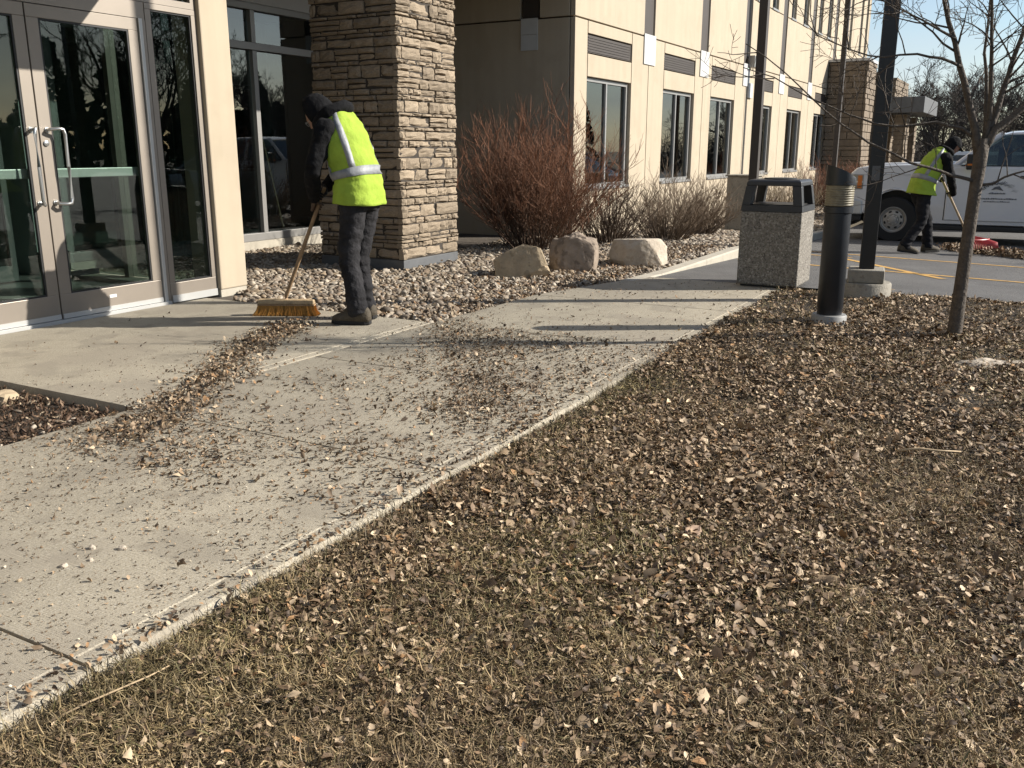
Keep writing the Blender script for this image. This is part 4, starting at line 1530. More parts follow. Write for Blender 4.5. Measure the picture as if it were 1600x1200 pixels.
# cab greenhouse: pillars and roof, glass set in between
b = MB()
rf = [(-1.62, 1.93), (-2.75, 1.95)]
def bar(p, q, w, d=0.05):
    p = Vector(p)
    q = Vector(q)
    b.tube([p, q], w, 6)
for s in (-1, 1):
    yb, ytp = s * 0.94, s * 0.76
    b.tube([(-0.93, yb, 1.37), (-1.28, s * 0.87, 1.68), (-1.60, ytp + s * 0.02, 1.90)], [0.045, 0.042, 0.045], 8)
    b.tube([(-2.28, yb, 1.36), (-2.30, ytp + s * 0.03, 1.90)], [0.05, 0.045], 8)
    b.tube([(-3.02, yb, 1.36), (-2.92, ytp + s * 0.02, 1.90)], [0.09, 0.08], 8)
# roof shell
rr = []
for x, zt, wy in ((-1.55, 1.885, 0.76), (-1.72, 1.93, 0.785), (-2.2, 1.955, 0.80), (-2.8, 1.94, 0.79), (-2.98, 1.90, 0.76)):
    rr.append([(x, -wy - 0.02, zt - 0.055), (x, -wy, zt - 0.02), (x, -wy * 0.8, zt), (x, 0, zt + 0.02), (x, wy * 0.8, zt), (x, wy, zt - 0.02), (x, wy + 0.02, zt - 0.055), (x, 0, zt - 0.05)])
b.loft(rr)
b.obj('cab_roof', 'white_paint', tk, smooth=40)
def quadpane(name, pts, m, parent, th=0.008):
    pts = [Vector(p) for p in pts]
    nn = (pts[1] - pts[0]).cross(pts[2] - pts[0]).normalized() * th
    q = MB()
    n_ = len(pts)
    q.loft([[tuple(p) for p in pts], [tuple(p + nn) for p in pts]])
    return q.obj(name, m, parent)
for s in (-1, 1):
    quadpane('side_window', [(-1.05, s * 0.945, 1.37), (-2.25, s * 0.945, 1.37), (-2.27, s * 0.80, 1.88), (-1.63, s * 0.80, 1.88)], 'car_glass', tk)
    quadpane('rear_side_window', [(-2.34, s * 0.945, 1.37), (-2.95, s * 0.945, 1.37), (-2.88, s * 0.80, 1.88), (-2.35, s * 0.80, 1.88)], 'car_glass', tk)
    # black belt moulding
    q = MB()
    q.box(-3.0, -1.0, s * 0.965 - 0.025, s * 0.965 + 0.025, 1.345, 1.372)
    q.obj('belt_trim', 'trim', tk)
quadpane('windscreen', [(-0.93, -0.88, 1.40), (-0.93, 0.88, 1.40), (-1.58, 0.74, 1.885), (-1.58, -0.74, 1.885)], 'car_glass', tk)
quadpane('rear_window', [(-3.05, -0.85, 1.40), (-3.05, 0.85, 1.40), (-2.98, 0.74, 1.87), (-2.98, -0.74, 1.87)], 'car_glass', tk)
q = MB()
q.box(-2.95, -1.0, -0.9, 0.9, 0.5, 1.30)
q.box(-1.75, -1.55, 0.2, 0.7, 1.3, 1.66)
q.box(-2.15, -1.95, 0.22, 0.68, 1.30, 1.72)
q.box(-2.15, -1.95, -0.68, -0.22, 1.30, 1.72)
q.obj('interior', 'trim', tk)
# left-hand doors (towards the camera): proud skins with shut lines
def door(x0, x1, s, name='door'):
    q = MB()
    y0 = s * 1.002
    pr_ = [(x0, 0.42), (x1, 0.42), (x1, 1.33), (x0, 1.33)]
    rings = []
    for yy, ins in ((s * 0.985, 0.0), (s * 1.012, 0.0), (s * 1.02, 0.012)):
        rings.append([(x0 + ins, yy, 0.43 + ins), ((x0 + x1) / 2, yy + s * 0.0, 0.43 + ins), (x1 - ins, yy, 0.43 + ins), (x1 - ins, yy + s * 0.004, 0.9), (x1 - ins, yy - s * 0.012, 1.335 - ins), ((x0 + x1) / 2, yy - s * 0.012, 1.335 - ins), (x0 + ins, yy - s * 0.012, 1.335 - ins), (x0 + ins, yy + s * 0.004, 0.9)])
    q.loft(rings)
    return q.obj(name, 'white_paint', tk, bevel=0.006)
for s in (1, -1):
    for gx0, gx1 in ((-0.829, -0.815), (-2.289, -2.271), (-3.036, -3.021)):
        q = MB()
        q.box(gx0, gx1, s * 1.001 - 0.006, s * 1.001 + 0.006, 0.43, 1.33)
        q.obj('shut_line', 'trim', tk)
    q = MB()
    q.tube([(px_, s * 1.002, pz_) for px_, pz_ in arc(0, RW + 0.03, 0.515, 172, 8, 14)], 0.018, 6)
    q.tube([(px_, s * 1.002, pz_) for px_, pz_ in arc(-3.85, RW + 0.03, 0.515, 165, 15, 14)], 0.018, 6)
    tag(q.obj('arch_lip', 'white_paint', tk, smooth='all'), kind='stuff')
    q = MB()
    q.box(-0.80, 0.55, s * 1.0 - 0.004, s * 1.0 + 0.012, 1.20, 1.215)
    q.obj('fender_crease', 'white_paint', tk, bevel=0.004)
    d1 = door(-2.27, -0.83, s)
    d2 = door(-3.02, -2.29, s)
    for dd, hx in ((d1, -2.06), (d2, -2.86)):
        q = MB()
        q.box(hx - 0.13, hx + 0.13, s * 1.022 - 0.004, s * 1.022 + 0.022, 1.165, 1.205)
        q.obj('handle', 'trim', dd, bevel=0.01)
    if s == 1:
        # dark emblem: arched wing-like mark over two lines of small lettering strokes
        q = MB()
        yy0, yy1 = 1.0225, 1.0245
        cx0, cz0 = -1.62, 0.93
        for k in range(26):
            a = R(172 - k * 6.4)
            r1 = 0.17 + 0.012 * math.sin(k * 2.1)
            r2 = 0.235 + 0.02 * math.sin(k * 1.3)
            p = (cx0 + r1 * 1.25 * math.cos(a), cz0 + r1 * 0.75 * math.sin(a))
            p2 = (cx0 + r2 * 1.25 * math.cos(a + 0.12), cz0 + r2 * 0.75 * math.sin(a + 0.12))
            wv = 0.012
            q.prism([(p[0] - wv, p[1]), (p[0] + wv, p[1]), (p2[0] + wv * 0.5, p2[1]), (p2[0] - wv * 0.5, p2[1])], 'y', yy0, yy1)
        q.prism([(cx0 - 0.09, cz0 + 0.02), (cx0 - 0.02, cz0 + 0.1), (cx0 + 0.05, cz0 + 0.085), (cx0 + 0.1, cz0 + 0.03), (cx0 + 0.02, cz0 + 0.05)], 'y', yy0, yy1)
        q.obj('emblem', 'logo', d1)
        q = MB()
        rq = random.Random(3)
        for (zz, w_, hgt_) in ((cz0 - 0.035, 0.12, 0.03), (cz0 - 0.125, 0.30, 0.026), (cz0 - 0.17, 0.20, 0.02)):
            xx = -w_
            while xx < w_:
                w2 = rq.uniform(0.01, 0.022)
                q.box(cx0 + xx, cx0 + xx + w2, yy0, yy1, zz, zz + hgt_ * rq.uniform(0.6, 1))
                xx += w2 + 0.007
        tag(q.obj('lettering', 'logo', d1), kind='stuff')
    # mirror with amber repeater
    q = MB()
    q.box(-1.22, -1.10, s * 1.06, s * 1.25, 1.30, 1.56)
    q.box(-1.18, -1.13, s * 0.95, s * 1.07, 1.34, 1.40)
    mi = q.obj('mirror', 'trim', tk, bevel=0.03)
    q = MB()
    q.box(-1.098, -1.088, s * 1.10, s * 1.22, 1.36, 1.385)
    q.obj('repeater', 'amber', mi)
    q = MB()
    q.box(-1.20, -1.12, s * 1.2505, s * 1.258, 1.37, 1.40)
    q.obj('repeater', 'amber', mi)
    # headlight cluster wrapping the corner
    q = MB()
    q.box(0.56, 0.842, s * 0.99 - 0.024, s * 0.99 + 0.022, 0.93, 1.20)
    q.box(0.80, 0.85, min(s * 0.62, s * 0.985), max(s * 0.62, s * 0.985), 0.93, 1.20)
    hl = q.obj('headlight', 'lamp_clear', tk, bevel=0.015)
    q = MB()
    q.box(0.58, 0.66, s * 0.992 - 0.026, s * 0.992 + 0.026, 0.95, 1.18)
    q.obj('amber_marker', 'amber', hl, bevel=0.01)
    q = MB()
    q.box(0.57, 0.84, s * 0.99 - 0.026, s * 0.99 + 0.0255, 1.055, 1.07)
    q.obj('divider', 'chrome', hl)
    wheel(tk, 0, s * 0.86, RW, 0.26, s, 0.235)
    wheel(tk, -3.85, s * 0.86, RW, 0.26, s, 0.235)
    # dark inside of the arches
    for ax in (0, -3.85):
        q = MB()
        q.lathe([(0.49, -0.15), (0.49, 0.15)], 24, (ax, s * 0.83, RW + 0.03), axis='y', cap=False)
        q.lathe([(0.49, 0.0), (0.01, 0.0)], 24, (ax, s * 0.68, RW + 0.03), axis='y', cap=False)
        q.obj('wheel_arch_liner', 'trim', tk)
    q = MB()
    q.box(-3.25, -0.62, s * 0.90 - 0.08, s * 0.90 + 0.08, 0.25, 0.345)
    q.obj('rocker', 'trim', tk, bevel=0.02)
q = MB()
q.prism([(0.53, 0.48), (0.86, 0.48), (0.93, 0.56), (0.93, 0.78), (0.86, 0.80), (0.55, 0.74)], 'y', -1.02, 1.02)
bp_ = q.obj('front_bumper', 'alu_light', tk, bevel=0.03)
q = MB()
q.box(0.55, 0.92, -0.98, 0.98, 0.36, 0.47)
q.obj('air_dam', 'trim', bp_, bevel=0.02)
q = MB()
q.box(0.80, 0.848, -0.60, 0.60, 0.86, 1.22)
gr = q.obj('grille', 'trim', tk)
for zz in (0.93, 1.04, 1.15):
    q = MB()
    q.box(0.846, 0.862, -0.60, 0.60, zz - 0.02, zz + 0.02)
    q.obj('grille_bar', 'chrome', gr, bevel=0.005)
q = MB()
q.prism([(0.62, 1.325), (0.44, 1.385), (-0.88, 1.425), (-0.9, 1.39), (0.44, 1.35)], 'y', -0.70, 0.70)
q.obj('hood_bulge', 'white_paint', tk, bevel=0.02)
q = MB()
q.box(-5.2, -5.06, -0.98, 0.98, 0.55, 0.75)
q.obj('rear_bumper', 'chrome', tk, bevel=0.03)
q = MB()
q.box(-4.9, -3.15, -0.8, 0.8, 1.375, 1.395)
q.obj('bed_cover', 'trim', tk)

# estate-type cars: the silver one shows behind the far worker, the others are mirrored in the glass
def car(loc, rz, paint, label, name='parked_car'):
    e = empty(name, loc, rz)
    tag(e, label, 'car', 'cars in the parking lot')
    r = 0.34
    pf = [(-3.5, 0.5)] + arc(-2.72, r + 0.01, 0.39, 165, 15, 8) + [(-2.2, 0.26), (-0.5, 0.26)] + arc(0, r + 0.01, 0.39, 168, 14, 8)
    pf += [(0.62, 0.32), (0.82, 0.40), (0.86, 0.62), (0.80, 0.82), (0.55, 0.95), (-0.55, 1.06), (-3.35, 1.08), (-3.55, 0.9)]
    b = MB()
    body_shell(b, pf, 0.9, 0.07)
    bd = b.obj('body', paint, e, smooth=30)
    # greenhouse
    secs = []
    for z, x0, x1, y in ((1.05, -0.50, -3.40, 0.84), (1.28, -0.92, -3.28, 0.78), (1.52, -1.38, -3.05, 0.68)):
        secs.append([(x0, -y, z), (x0 + 0.06, 0, z), (x0, y, z), (x1, y, z), (x1 - 0.05, 0, z), (x1, -y, z)])
    b = MB()
    b.loft(secs)
    gh = b.obj('windows', 'car_glass', e)
    b = MB()
    secs2 = [[(x * 1.0 if i not in (1, 4) else x, y * 1.02, z) for i, (x, y, z) in enumerate(secs[2])]]
    secs2.append([(-1.55, -0.62, 1.575), (-1.5, 0, 1.60), (-1.55, 0.62, 1.575), (-2.95, 0.62, 1.575), (-3.0, 0, 1.59), (-2.95, -0.62, 1.575)])
    b.loft(secs2)
    for s in (-1, 1):
        for (p, q_) in (((-0.50, s * 0.85, 1.05), (-1.38, s * 0.69, 1.53)), ((-1.95, s * 0.85, 1.06), (-2.0, s * 0.69, 1.53)), ((-3.38, s * 0.85, 1.06), (-3.05, s * 0.69, 1.53))):
            b.tube([p, q_], 0.035, 6)
    b.obj('roof', paint, e, smooth=35)
    for s in (-1, 1):
        for x in (0, -2.72):
            wheel(e, x, s * 0.80, r, 0.2, s, 0.22)
        b = MB()
        b.box(0.55, 0.84, s * 0.68 - 0.14, s * 0.68 + 0.14, 0.66, 0.80)
        b.obj('headlight', 'lamp_clear', e, bevel=0.03)
        b = MB()
        b.box(-0.85, -0.72, s * 0.95 - 0.07, s * 0.95 + 0.07, 1.02, 1.15)
        b.obj('mirror', paint, e, bevel=0.03)
        b = MB()
        b.box(-3.56, -3.45, s * 0.7 - 0.15, s * 0.7 + 0.15, 0.75, 0.95)
        b.obj('tail_light', 'rake_red', e, bevel=0.02)
    b = MB()
    b.box(0.80, 0.865, -0.5, 0.5, 0.40, 0.62)
    b.obj('grille', 'trim', e, bevel=0.01)
    return e
car((22.6, 2.95, lotz(22)), R(90), 'silver_paint', 'silver car parked behind the white truck, mostly hidden by the far worker')
car((18.8, -8.6, lotz(18.6)), R(-90), 'silver_paint', 'silver car across the lot, mirrored in the sidelight glass')
car((27.5, -6.0, lotz(27)), R(100), 'white_paint', 'white car across the lot, mirrored in the nearest facade window')
car((34.5, -9.0, lotz(34)), R(90), 'dark_paint', 'dark blue car across the lot, mirrored in the second facade window')

# ------------------------------------------------------------------ people
def ell_ring(c, u, v, n=20, p=2.3):
    out = []
    for k in range(n):
        a = 2 * math.pi * k / n
        ca, sa = math.cos(a), math.sin(a)
        cu = math.copysign(abs(ca) ** (2 / p), ca)
        sv = math.copysign(abs(sa) ** (2 / p), sa)
        out.append(c + u * cu + v * sv)
    return out

def catmull(vals, t):
    n = len(vals) - 1
    i = min(int(t * n), n - 1)
    f = t * n - i
    g_ = lambda k: np.array(vals[max(0, min(n, k))], dtype=float)
    p0, p1, p2, p3 = g_(i - 1), g_(i), g_(i + 1), g_(i + 2)
    return 0.5 * (2 * p1 + (p2 - p0) * f + (2 * p0 - 5 * p1 + 4 * p2 - p3) * f * f + (3 * p1 - p0 - 3 * p2 + p3) * f ** 3)

def limb(b, pts, rad, n=14, steps=5, flat=1.0):
    """smooth tapering limb through the joints"""
    P = [tuple(p) + (r,) for p, r in zip(pts, rad)]
    m = (len(P) - 1) * steps
    C = [catmull(P, i / m) for i in range(m + 1)]
    b.tube([Vector(c[:3]) for c in C], [c[3] for c in C], n)

def torso_rings(secs, grow=0.0, nr=28, n=28, t0=0.0, t1=1.0, p=2.4):
    """secs: (x, z, tilt_deg, halfdepth, halfwidth)"""
    rings = []
    for i in range(nr + 1):
        t = t0 + (t1 - t0) * i / nr
        x, z, tl, hd, hw_ = catmull(secs, t)
        u = Vector((math.cos(R(tl)), 0, -math.sin(R(tl)))) * (hd + grow)
        v = Vector((0, 1, 0)) * (hw_ + grow)
        rings.append(ell_ring(Vector((x, 0, z)), u, v, n, p))
    return rings

def remeshed(b, voxel, smooth_it, name):
    me = bpy.data.meshes.new(name + '_src')
    me.from_pydata(b.v, [], b.f)
    bm = bmesh.new()
    bm.from_mesh(me)
    bmesh.ops.recalc_face_normals(bm, faces=bm.faces)
    bm.to_mesh(me)
    bm.free()
    o = bpy.data.objects.new(name + '_src', me)
    COL.objects.link(o)
    r = o.modifiers.new('r', 'REMESH')
    r.mode = 'VOXEL'
    r.voxel_size = voxel
    s = o.modifiers.new('s', 'SMOOTH')
    s.factor = 0.5
    s.iterations = smooth_it
    dg = bpy.context.evaluated_depsgraph_get()
    ev = o.evaluated_get(dg)
    out = bpy.data.meshes.new_from_object(ev)
    bpy.data.objects.remove(o)
    return out

def glove(parent, name, wrist, grip, axis, m, out):
    """hand closed round a handle: palm, four wrapped fingers of unequal length, thumb across; axis = handle direction"""
    axis = Vector(axis).normalized()
    grip = Vector(grip)
    wrist = Vector(wrist)
    toW = (wrist - grip)
    toW = (toW - axis * toW.dot(axis)).normalized()
    side = axis.cross(toW).normalized() * out
    b = MB()
    pc = grip + toW * 0.034
    # palm from wrist to knuckles
    rings = []
    for t, w, th_ in ((0, 0.026, 0.022), (0.35, 0.034, 0.021), (0.75, 0.042, 0.019), (1.0, 0.040, 0.015)):
        c = wrist.lerp(pc + side * 0.012, t)
        rings.append(ell_ring(c, axis * w, side * th_, 12, 2.4))
    b.loft(rings)
    for i, (off_, ln) in enumerate(((-0.032, 0.92), (-0.011, 1.05), (0.010, 1.0), (0.030, 0.8))):
        base = pc + axis * off_ + side * 0.018
        pts = [base]
        r = 0.025
        ang0 = 0.55
        for k in range(1, 6):
            a = ang0 + k * 0.62 * ln
            pts.append(grip + axis * (off_ * 0.95) + toW * (r * math.cos(a)) + side * (r * math.sin(a)))
        b.tube(pts, [0.0105, 0.0105, 0.0098, 0.0092, 0.0085, 0.007], 7)
    th_pts = [wrist.lerp(pc, 0.45) - axis * 0.03, pc - axis * 0.045 - side * 0.018, grip - axis * 0.040 - side * 0.024 - toW * 0.002, grip - axis * 0.030 - side * 0.014 - toW * 0.032]
    b.tube(th_pts, [0.013, 0.0125, 0.011, 0.008], 8)
    return b.obj(name, m, parent, smooth='all')

def make_person(name, loc, rz, label, J, mats, voxel=0.0105, hood=True):
    e = empty(name, loc, rz)
    tag(e, label, 'person')
    b = MB()
    # torso
    b.loft(torso_rings([(x, z, t_, d_ * (0.86 if 1 < i_ < 6 else 0.94), w_ * (0.86 if 1 < i_ < 6 else 0.94)) for i_, (x, z, t_, d_, w_) in enumerate(J['torso'])], 0.0, 22, 22))
    # neck and head
    hc = Vector(J['head'])
    tilt = R(J['head_tilt'])
    nb = Vector(J['neck'])
    limb(b, [nb - Vector((0.03, 0, 0.05)), nb, hc - Vector((0.02, 0, 0.06))], [0.075, 0.062, 0.06], 12, 3)
    hm = Matrix.Translation(hc) @ Matrix.Rotation(J.get('head_turn', 0.0), 4, 'Z') @ Matrix.Rotation(tilt, 4, 'Y')
    hr = []
    for i in range(13):
        z = -0.125 + 0.245 * i / 12
        k = max(0.04, 1 - (z / 0.1275) ** 2) ** 0.5
        jaw = 1.0 if z > -0.02 else 1.0 + (z + 0.02) * 1.6
        fwd_ = 0.098 * k + (0.012 if -0.11 < z < -0.06 else 0)
        ring = []
        for q in range(18):
            a = 2 * math.pi * q / 18
            x = math.cos(a)
            ring.append(hm @ Vector(((fwd_ if x > 0 else 0.105 * k) * x, 0.077 * k * jaw * math.sin(a), z)))
        hr.append(ring)
    b.loft(hr)
    # nose, brow, ears
    b.loft([[hm @ Vector(p) for p in ((0.085, -0.008, 0.012), (0.085, 0.008, 0.012), (0.088, 0.016, -0.04), (0.088, -0.016, -0.04))],
            [hm @ Vector(p) for p in ((0.100, -0.005, 0.008), (0.100, 0.005, 0.008), (0.122, 0.008, -0.034), (0.122, -0.008, -0.034))]])
    b.tube([hm @ Vector((0.086, -0.045, 0.022)), hm @ Vector((0.097, 0, 0.024)), hm @ Vector((0.086, 0.045, 0.022))], [0.01, 0.012, 0.01], 6)
    for s in (-1, 1):
        b.loft([ell_ring(hm @ Vector((-0.005, s * 0.070, -0.012)), hm.to_3x3() @ Vector((0.018, 0, 0)), hm.to_3x3() @ Vector((0, 0, 0.03)), 8, 2),
                ell_ring(hm @ Vector((-0.012, s * 0.088, -0.010)), hm.to_3x3() @ Vector((0.016, 0, 0)), hm.to_3x3() @ Vector((0, 0, 0.028)), 8, 2)])
    segs = [('torso', Vector((J['torso'][0][0], 0, J['torso'][0][1])), Vector((J['torso'][-1][0], 0, J['torso'][-1][1])))]
    for s_ in ('l', 'r'):
        sh, el, wr = J['arm_' + s_]
        limb(b, [Vector(sh) + Vector((-0.02, -0.05 if sh[1] > 0 else 0.05, 0.01)), sh, Vector(sh).lerp(Vector(el), 0.5), el, Vector(el).lerp(Vector(wr), 0.55), wr],
             [0.075, 0.078, 0.066, 0.058, 0.052, 0.042], 14, 4)
        hp, kn, an = J['leg_' + s_]
        limb(b, [Vector(hp) + Vector((0, 0, 0.06)), hp, Vector(hp).lerp(Vector(kn), 0.5), kn, Vector(kn).lerp(Vector(an), 0.5), Vector(kn).lerp(Vector(an), 0.85), Vector(an) - Vector((0.012, 0, 0.025))],
             [0.095, 0.102, 0.092, 0.080, 0.074, 0.076, 0.076], 16, 4)
        # foot inside the boot
        f = J['foot_' + s_]
        toe = Vector((math.cos(f), math.sin(f), 0))
        a_ = Vector(an)
        limb(b, [a_ + Vector((0, 0, 0.02)), a_ - Vector((0, 0, 0.03)) + toe * 0.03, Vector((a_.x, a_.y, J['sole_' + s_] + 0.04)) + toe * 0.12], [0.05, 0.048, 0.036], 10, 3)
    me = remeshed(b, voxel, 6, name)
    # cloth folds: push the surface along its normal with stretched noise
    me.calc_loop_triangles()
    nrm = [v.normal.copy() for v in me.vertices]
    zb = J['belt']
    for v, nv in zip(me.vertices, nrm):
        p = v.co
        if (p - hc).length < 0.17:
            continue
        k = 0.010 if p.z < zb else 0.008
        low = max(0.0, 1 - abs(p.z - 0.16) / 0.16)
        if p.z < zb:
            v.co = p + nv * (noise.noise(Vector((p.x * 7, p.y * 7, p.z * 34))) * 0.012 * low + noise.noise(Vector((p.x * 6 + p.z * 9, p.y * 6, p.z * 13))) * 0.008)
            p = v.co.copy()
        else:
            ins = 1.0 if abs(p.y) > 0.19 or p.x > 0.26 else 0.0
            v.co = p + nv * abs(noise.noise(Vector((p.x * 10 + p.z * 6, p.y * 9, p.z * 15)))) * 0.012 * ins
            p = v.co.copy()
        q = Vector((p.x * 9, p.y * 9, p.z * 22)) if p.z < zb else Vector((p.x * 16, p.y * 14, p.z * 16))
        v.co = p + nv * (noise.noise(q) * k + noise.noise(p * 38) * 0.0025)
    for k in ('hoodie', 'trousers', 'skin'):
        me.materials.append(M[mats[k]])
    mi = np.zeros(len(me.polygons), dtype=np.int32)
    inv = hm.inverted()
    for i, p in enumerate(me.polygons):
        c = p.center
        h = inv @ c
        if abs(h.x) < 0.135 and abs(h.y) < 0.105 and -0.135 < h.z < 0.14:
            mi[i] = 2
        else:
            # legs: below the belt and not an arm
            arm = 9
            for s_ in ('l', 'r'):
                sh, el, wr = [Vector(q) for q in J['arm_' + s_]]
                for a_, b_ in ((sh, el), (el, wr)):
                    ab = b_ - a_
                    t = max(0, min(1, (c - a_).dot(ab) / ab.length_squared))
                    arm = min(arm, (c - a_ - ab * t).length)
            if c.z < zb and arm > 0.075:
                mi[i] = 1
    me.polygons.foreach_set('material_index', mi)
    me.shade_smooth()
    body_ = bpy.data.objects.new('body', me)
    COL.objects.link(body_)
    body_.parent = e
    # boots
    for s_ in ('l', 'r'):
        an = Vector(J['leg_' + s_][2])
        f = J['foot_' + s_]
        toe = Vector((math.cos(f), math.sin(f), 0))
        lat = Vector((-toe.y, toe.x, 0))
        z0 = J['sole_' + s_]
        pit = J.get('pitch_' + s_, 0.0)
        def bp(x, y, z):
            p = Vector((x, y, z))
            q = Matrix.Rotation(pit, 3, 'Y') @ (p - Vector((0.16, 0, 0))) + Vector((0.16, 0, 0))
            return Vector((an.x, an.y, z0)) + toe * q.x + lat * q.y + Vector((0, 0, q.z))
        bb = MB()
        rings = []
        for x, w, h in ((-0.092, 0.030, 0.10), (-0.075, 0.043, 0.125), (-0.03, 0.046, 0.145), (0.03, 0.046, 0.135), (0.08, 0.048, 0.105), (0.13, 0.053, 0.085), (0.17, 0.05, 0.072), (0.195, 0.036, 0.058), (0.205, 0.018, 0.045)):
            ring = []
            for k in range(14):
                a = math.pi * k / 13
                ring.append(bp(x, w * math.cos(a), 0.022 + (h - 0.022) * max(0.0, math.sin(a)) ** 0.65))
            rings.append(ring)
        bb.loft(rings)
        bt = bb.obj('boot', mats['boot'], e, smooth='all')
        bb = MB()
        out = [(-0.10, 0.0), (-0.092, 0.03), (-0.06, 0.047), (0.0, 0.048), (0.06, 0.05), (0.13, 0.057), (0.175, 0.052), (0.205, 0.03), (0.213, 0.0)]
        poly = out + [(x, -y) for x, y in reversed(out[1:-1])]
        bb.loft([[bp(x, y, 0.001) for x, y in poly], [bp(x, y, 0.026) for x, y in poly]])
        bb.obj('sole', 'sole', bt, bevel=0.004)
    # vest: open shell over the torso
    secs = J['vest']
    vr = torso_rings([(x, z, t_, d_ + 0.004, w_ + 0.004) for x, z, t_, d_, w_ in secs], 0.0, 30, 40)
    nzs = len(name) + loc[0]
    for ri, ring in enumerate(vr):
        for k, p in enumerate(ring):
            w = noise.noise(Vector((p.x * 6 + nzs, p.y * 6, p.z * 5))) * 0.014 + (0.35 - abs(noise.noise(Vector((p.x * 9 + p.z * 11, p.y * 9 - p.z * 5, p.z * 6 + nzs))))) * 0.032
            c = sum(ring, Vector()) / len(ring)
            ring[k] = p + (p - c).normalized() * w
    def shell(rings, th, cols=None, closed=True):
        bb = MB()
        n_ = len(rings[0])
        inn_ = []
        for ring in rings:
            c = sum(ring, Vector()) / n_ if closed else None
            inn_.append(ring)
        if closed:
            bb.loft(rings, cap=False)
        else:
            k0 = len(bb.v)
            for ring in rings:
                bb.v += [tuple(p) for p in ring]
            for i in range(len(rings) - 1):
                for j in range(n_ - 1):
                    a = k0 + i * n_ + j
                    bb.quad(a, a + 1, a + 1 + n_, a + n_)
        return bb
    vo = shell(vr, 0.004).obj('vest', mats['vest'], e, smooth='all')
    sm = vo.modifiers.new('solid', 'SOLIDIFY')
    sm.thickness = 0.006
    sm.offset = -1
    def outward(ring, idx, d):
        c = sum(ring, Vector()) / len(ring)
        p = ring[idx % len(ring)]
        return p + (p - c).normalized() * d
    # waist band
    for (i0, i1) in J['bands']:
        rings = [[outward(vr[i], k, 0.004) for k in range(len(vr[i]))] for i in range(i0, i1 + 1)]
        t_ = shell(rings, 0.002).obj('reflective_band', 'silver_tape', vo, smooth='all')
        so = t_.modifiers.new('solid', 'SOLIDIFY')
        so.thickness = 0.003
    # braces front and back, left and right (n = 40: 0 front, 10 left, 20 back, 30 right)
    for k0, k1 in J['braces']:
        rings = [[outward(vr[i], k, 0.004) for k in range(k0, k1 + 1)] for i in range(J['bands'][0][1], len(vr) - 2)]
        t_ = shell(rings, 0.002, closed=False).obj('reflective_brace', 'silver_tape', vo, smooth='all')
        so = t_.modifiers.new('solid', 'SOLIDIFY')
        so.thickness = 0.003
    # hood or cap
    if hood:
        bb = MB()
        rings = []
        for i in range(11):
            z = -0.15 + 0.30 * i / 10
            k = max(0.05, 1 - ((z - 0.0) / 0.158) ** 2) ** 0.5
            ring = []
            for q in range(25):
                a = R(62) + (2 * math.pi - R(124)) * q / 24
                wob = 1 + 0.03 * noise.noise(Vector((a * 2, z * 20, 3)))
                ring.append(hm @ Vector(((0.128 * math.cos(a) * k - 0.004) * wob, 0.105 * math.sin(a) * k * wob, z + 0.012)))
            rings.append(ring)
        ho = shell(rings, 0.01, closed=False).obj('hood', mats['hoodie'], e, smooth='all')
        so = ho.modifiers.new('solid', 'SOLIDIFY')
        so.thickness = 0.014
        bb = MB()
        for q in range(5):
            pass
        # thick hood collar lying on the shoulders
        ring_c = nb + Vector((-0.02, 0, 0.0))
        pts = [ring_c + Vector((0.105 * math.cos(a), 0.125 * math.sin(a), 0.045 - 0.07 * math.cos(a))) for a in [2 * math.pi * k / 16 for k in range(17)]]
        bb.tube(pts, [0.045 + 0.006 * math.sin(k * 1.7) for k in range(17)], 8)
        bb.obj('hood_collar', mats['hoodie'], e, smooth='all')
        # inner face scarf
        bb = MB()
        bb.loft([ell_ring(hm @ Vector((0.012, 0, -0.15)), hm.to_3x3() @ Vector((0.085, 0, 0)), Vector((0, 0.075, 0)), 14), ell_ring(hm @ Vector((0.022, 0, -0.075)), hm.to_3x3() @ Vector((0.092, 0, 0)), Vector((0, 0.074, 0)), 14)])
        bb.obj('neck_scarf', mats['hoodie'], e, smooth='all')
        # spectacles
        bb = MB()
        for s in (-1, 1):
            pts = [hm @ Vector((0.105, s * 0.034 + 0.024 * math.cos(a), 0.0 + 0.017 * math.sin(a))) for a in [2 * math.pi * k / 12 for k in range(13)]]
            bb.tube(pts, 0.0025, 5)
            bb.tube([hm @ Vector((0.103, s * 0.058, 0.004)), hm @ Vector((0.0, s * 0.082, 0.0))], 0.0025, 5)
        bb.obj('spectacles', 'alu_grey', e)
    else:
        bb = MB()
        rings = []
        for i in range(8):
            z = 0.02 + 0.115 * i / 7
            k = max(0.05, 1 - (z / 0.14) ** 2) ** 0.5
            rings.append([hm @ Vector((0.117 * math.cos(a) * k - 0.004, 0.09 * math.sin(a) * k, z)) for a in [2 * math.pi * q / 20 for q in range(20)]])
        bb.loft(rings)
        bb.loft([[hm @ Vector(p) for p in ((0.08, -0.06, 0.018), (0.08, 0.06, 0.018), (0.165, 0.04, 0.006), (0.165, -0.04, 0.006))],
                 [hm @ Vector(p) for p in ((0.08, -0.06, 0.03), (0.08, 0.06, 0.03), (0.165, 0.04, 0.014), (0.165, -0.04, 0.014))]])
        bb.obj('cap', mats['hoodie'], e, smooth=50)
        bb = MB()
        rings = []
        for i in range(6):
            z = -0.13 + 0.15 * i / 5
            rings.append([hm @ Vector((-0.01 + 0.108 * math.cos(a), 0.092 * math.sin(a), z)) for a in [R(75) + R(210) * q / 16 for q in range(17)]])
        so_ = shell(rings, 0.006, closed=False).obj('hair', 'hoodie', e, smooth='all')
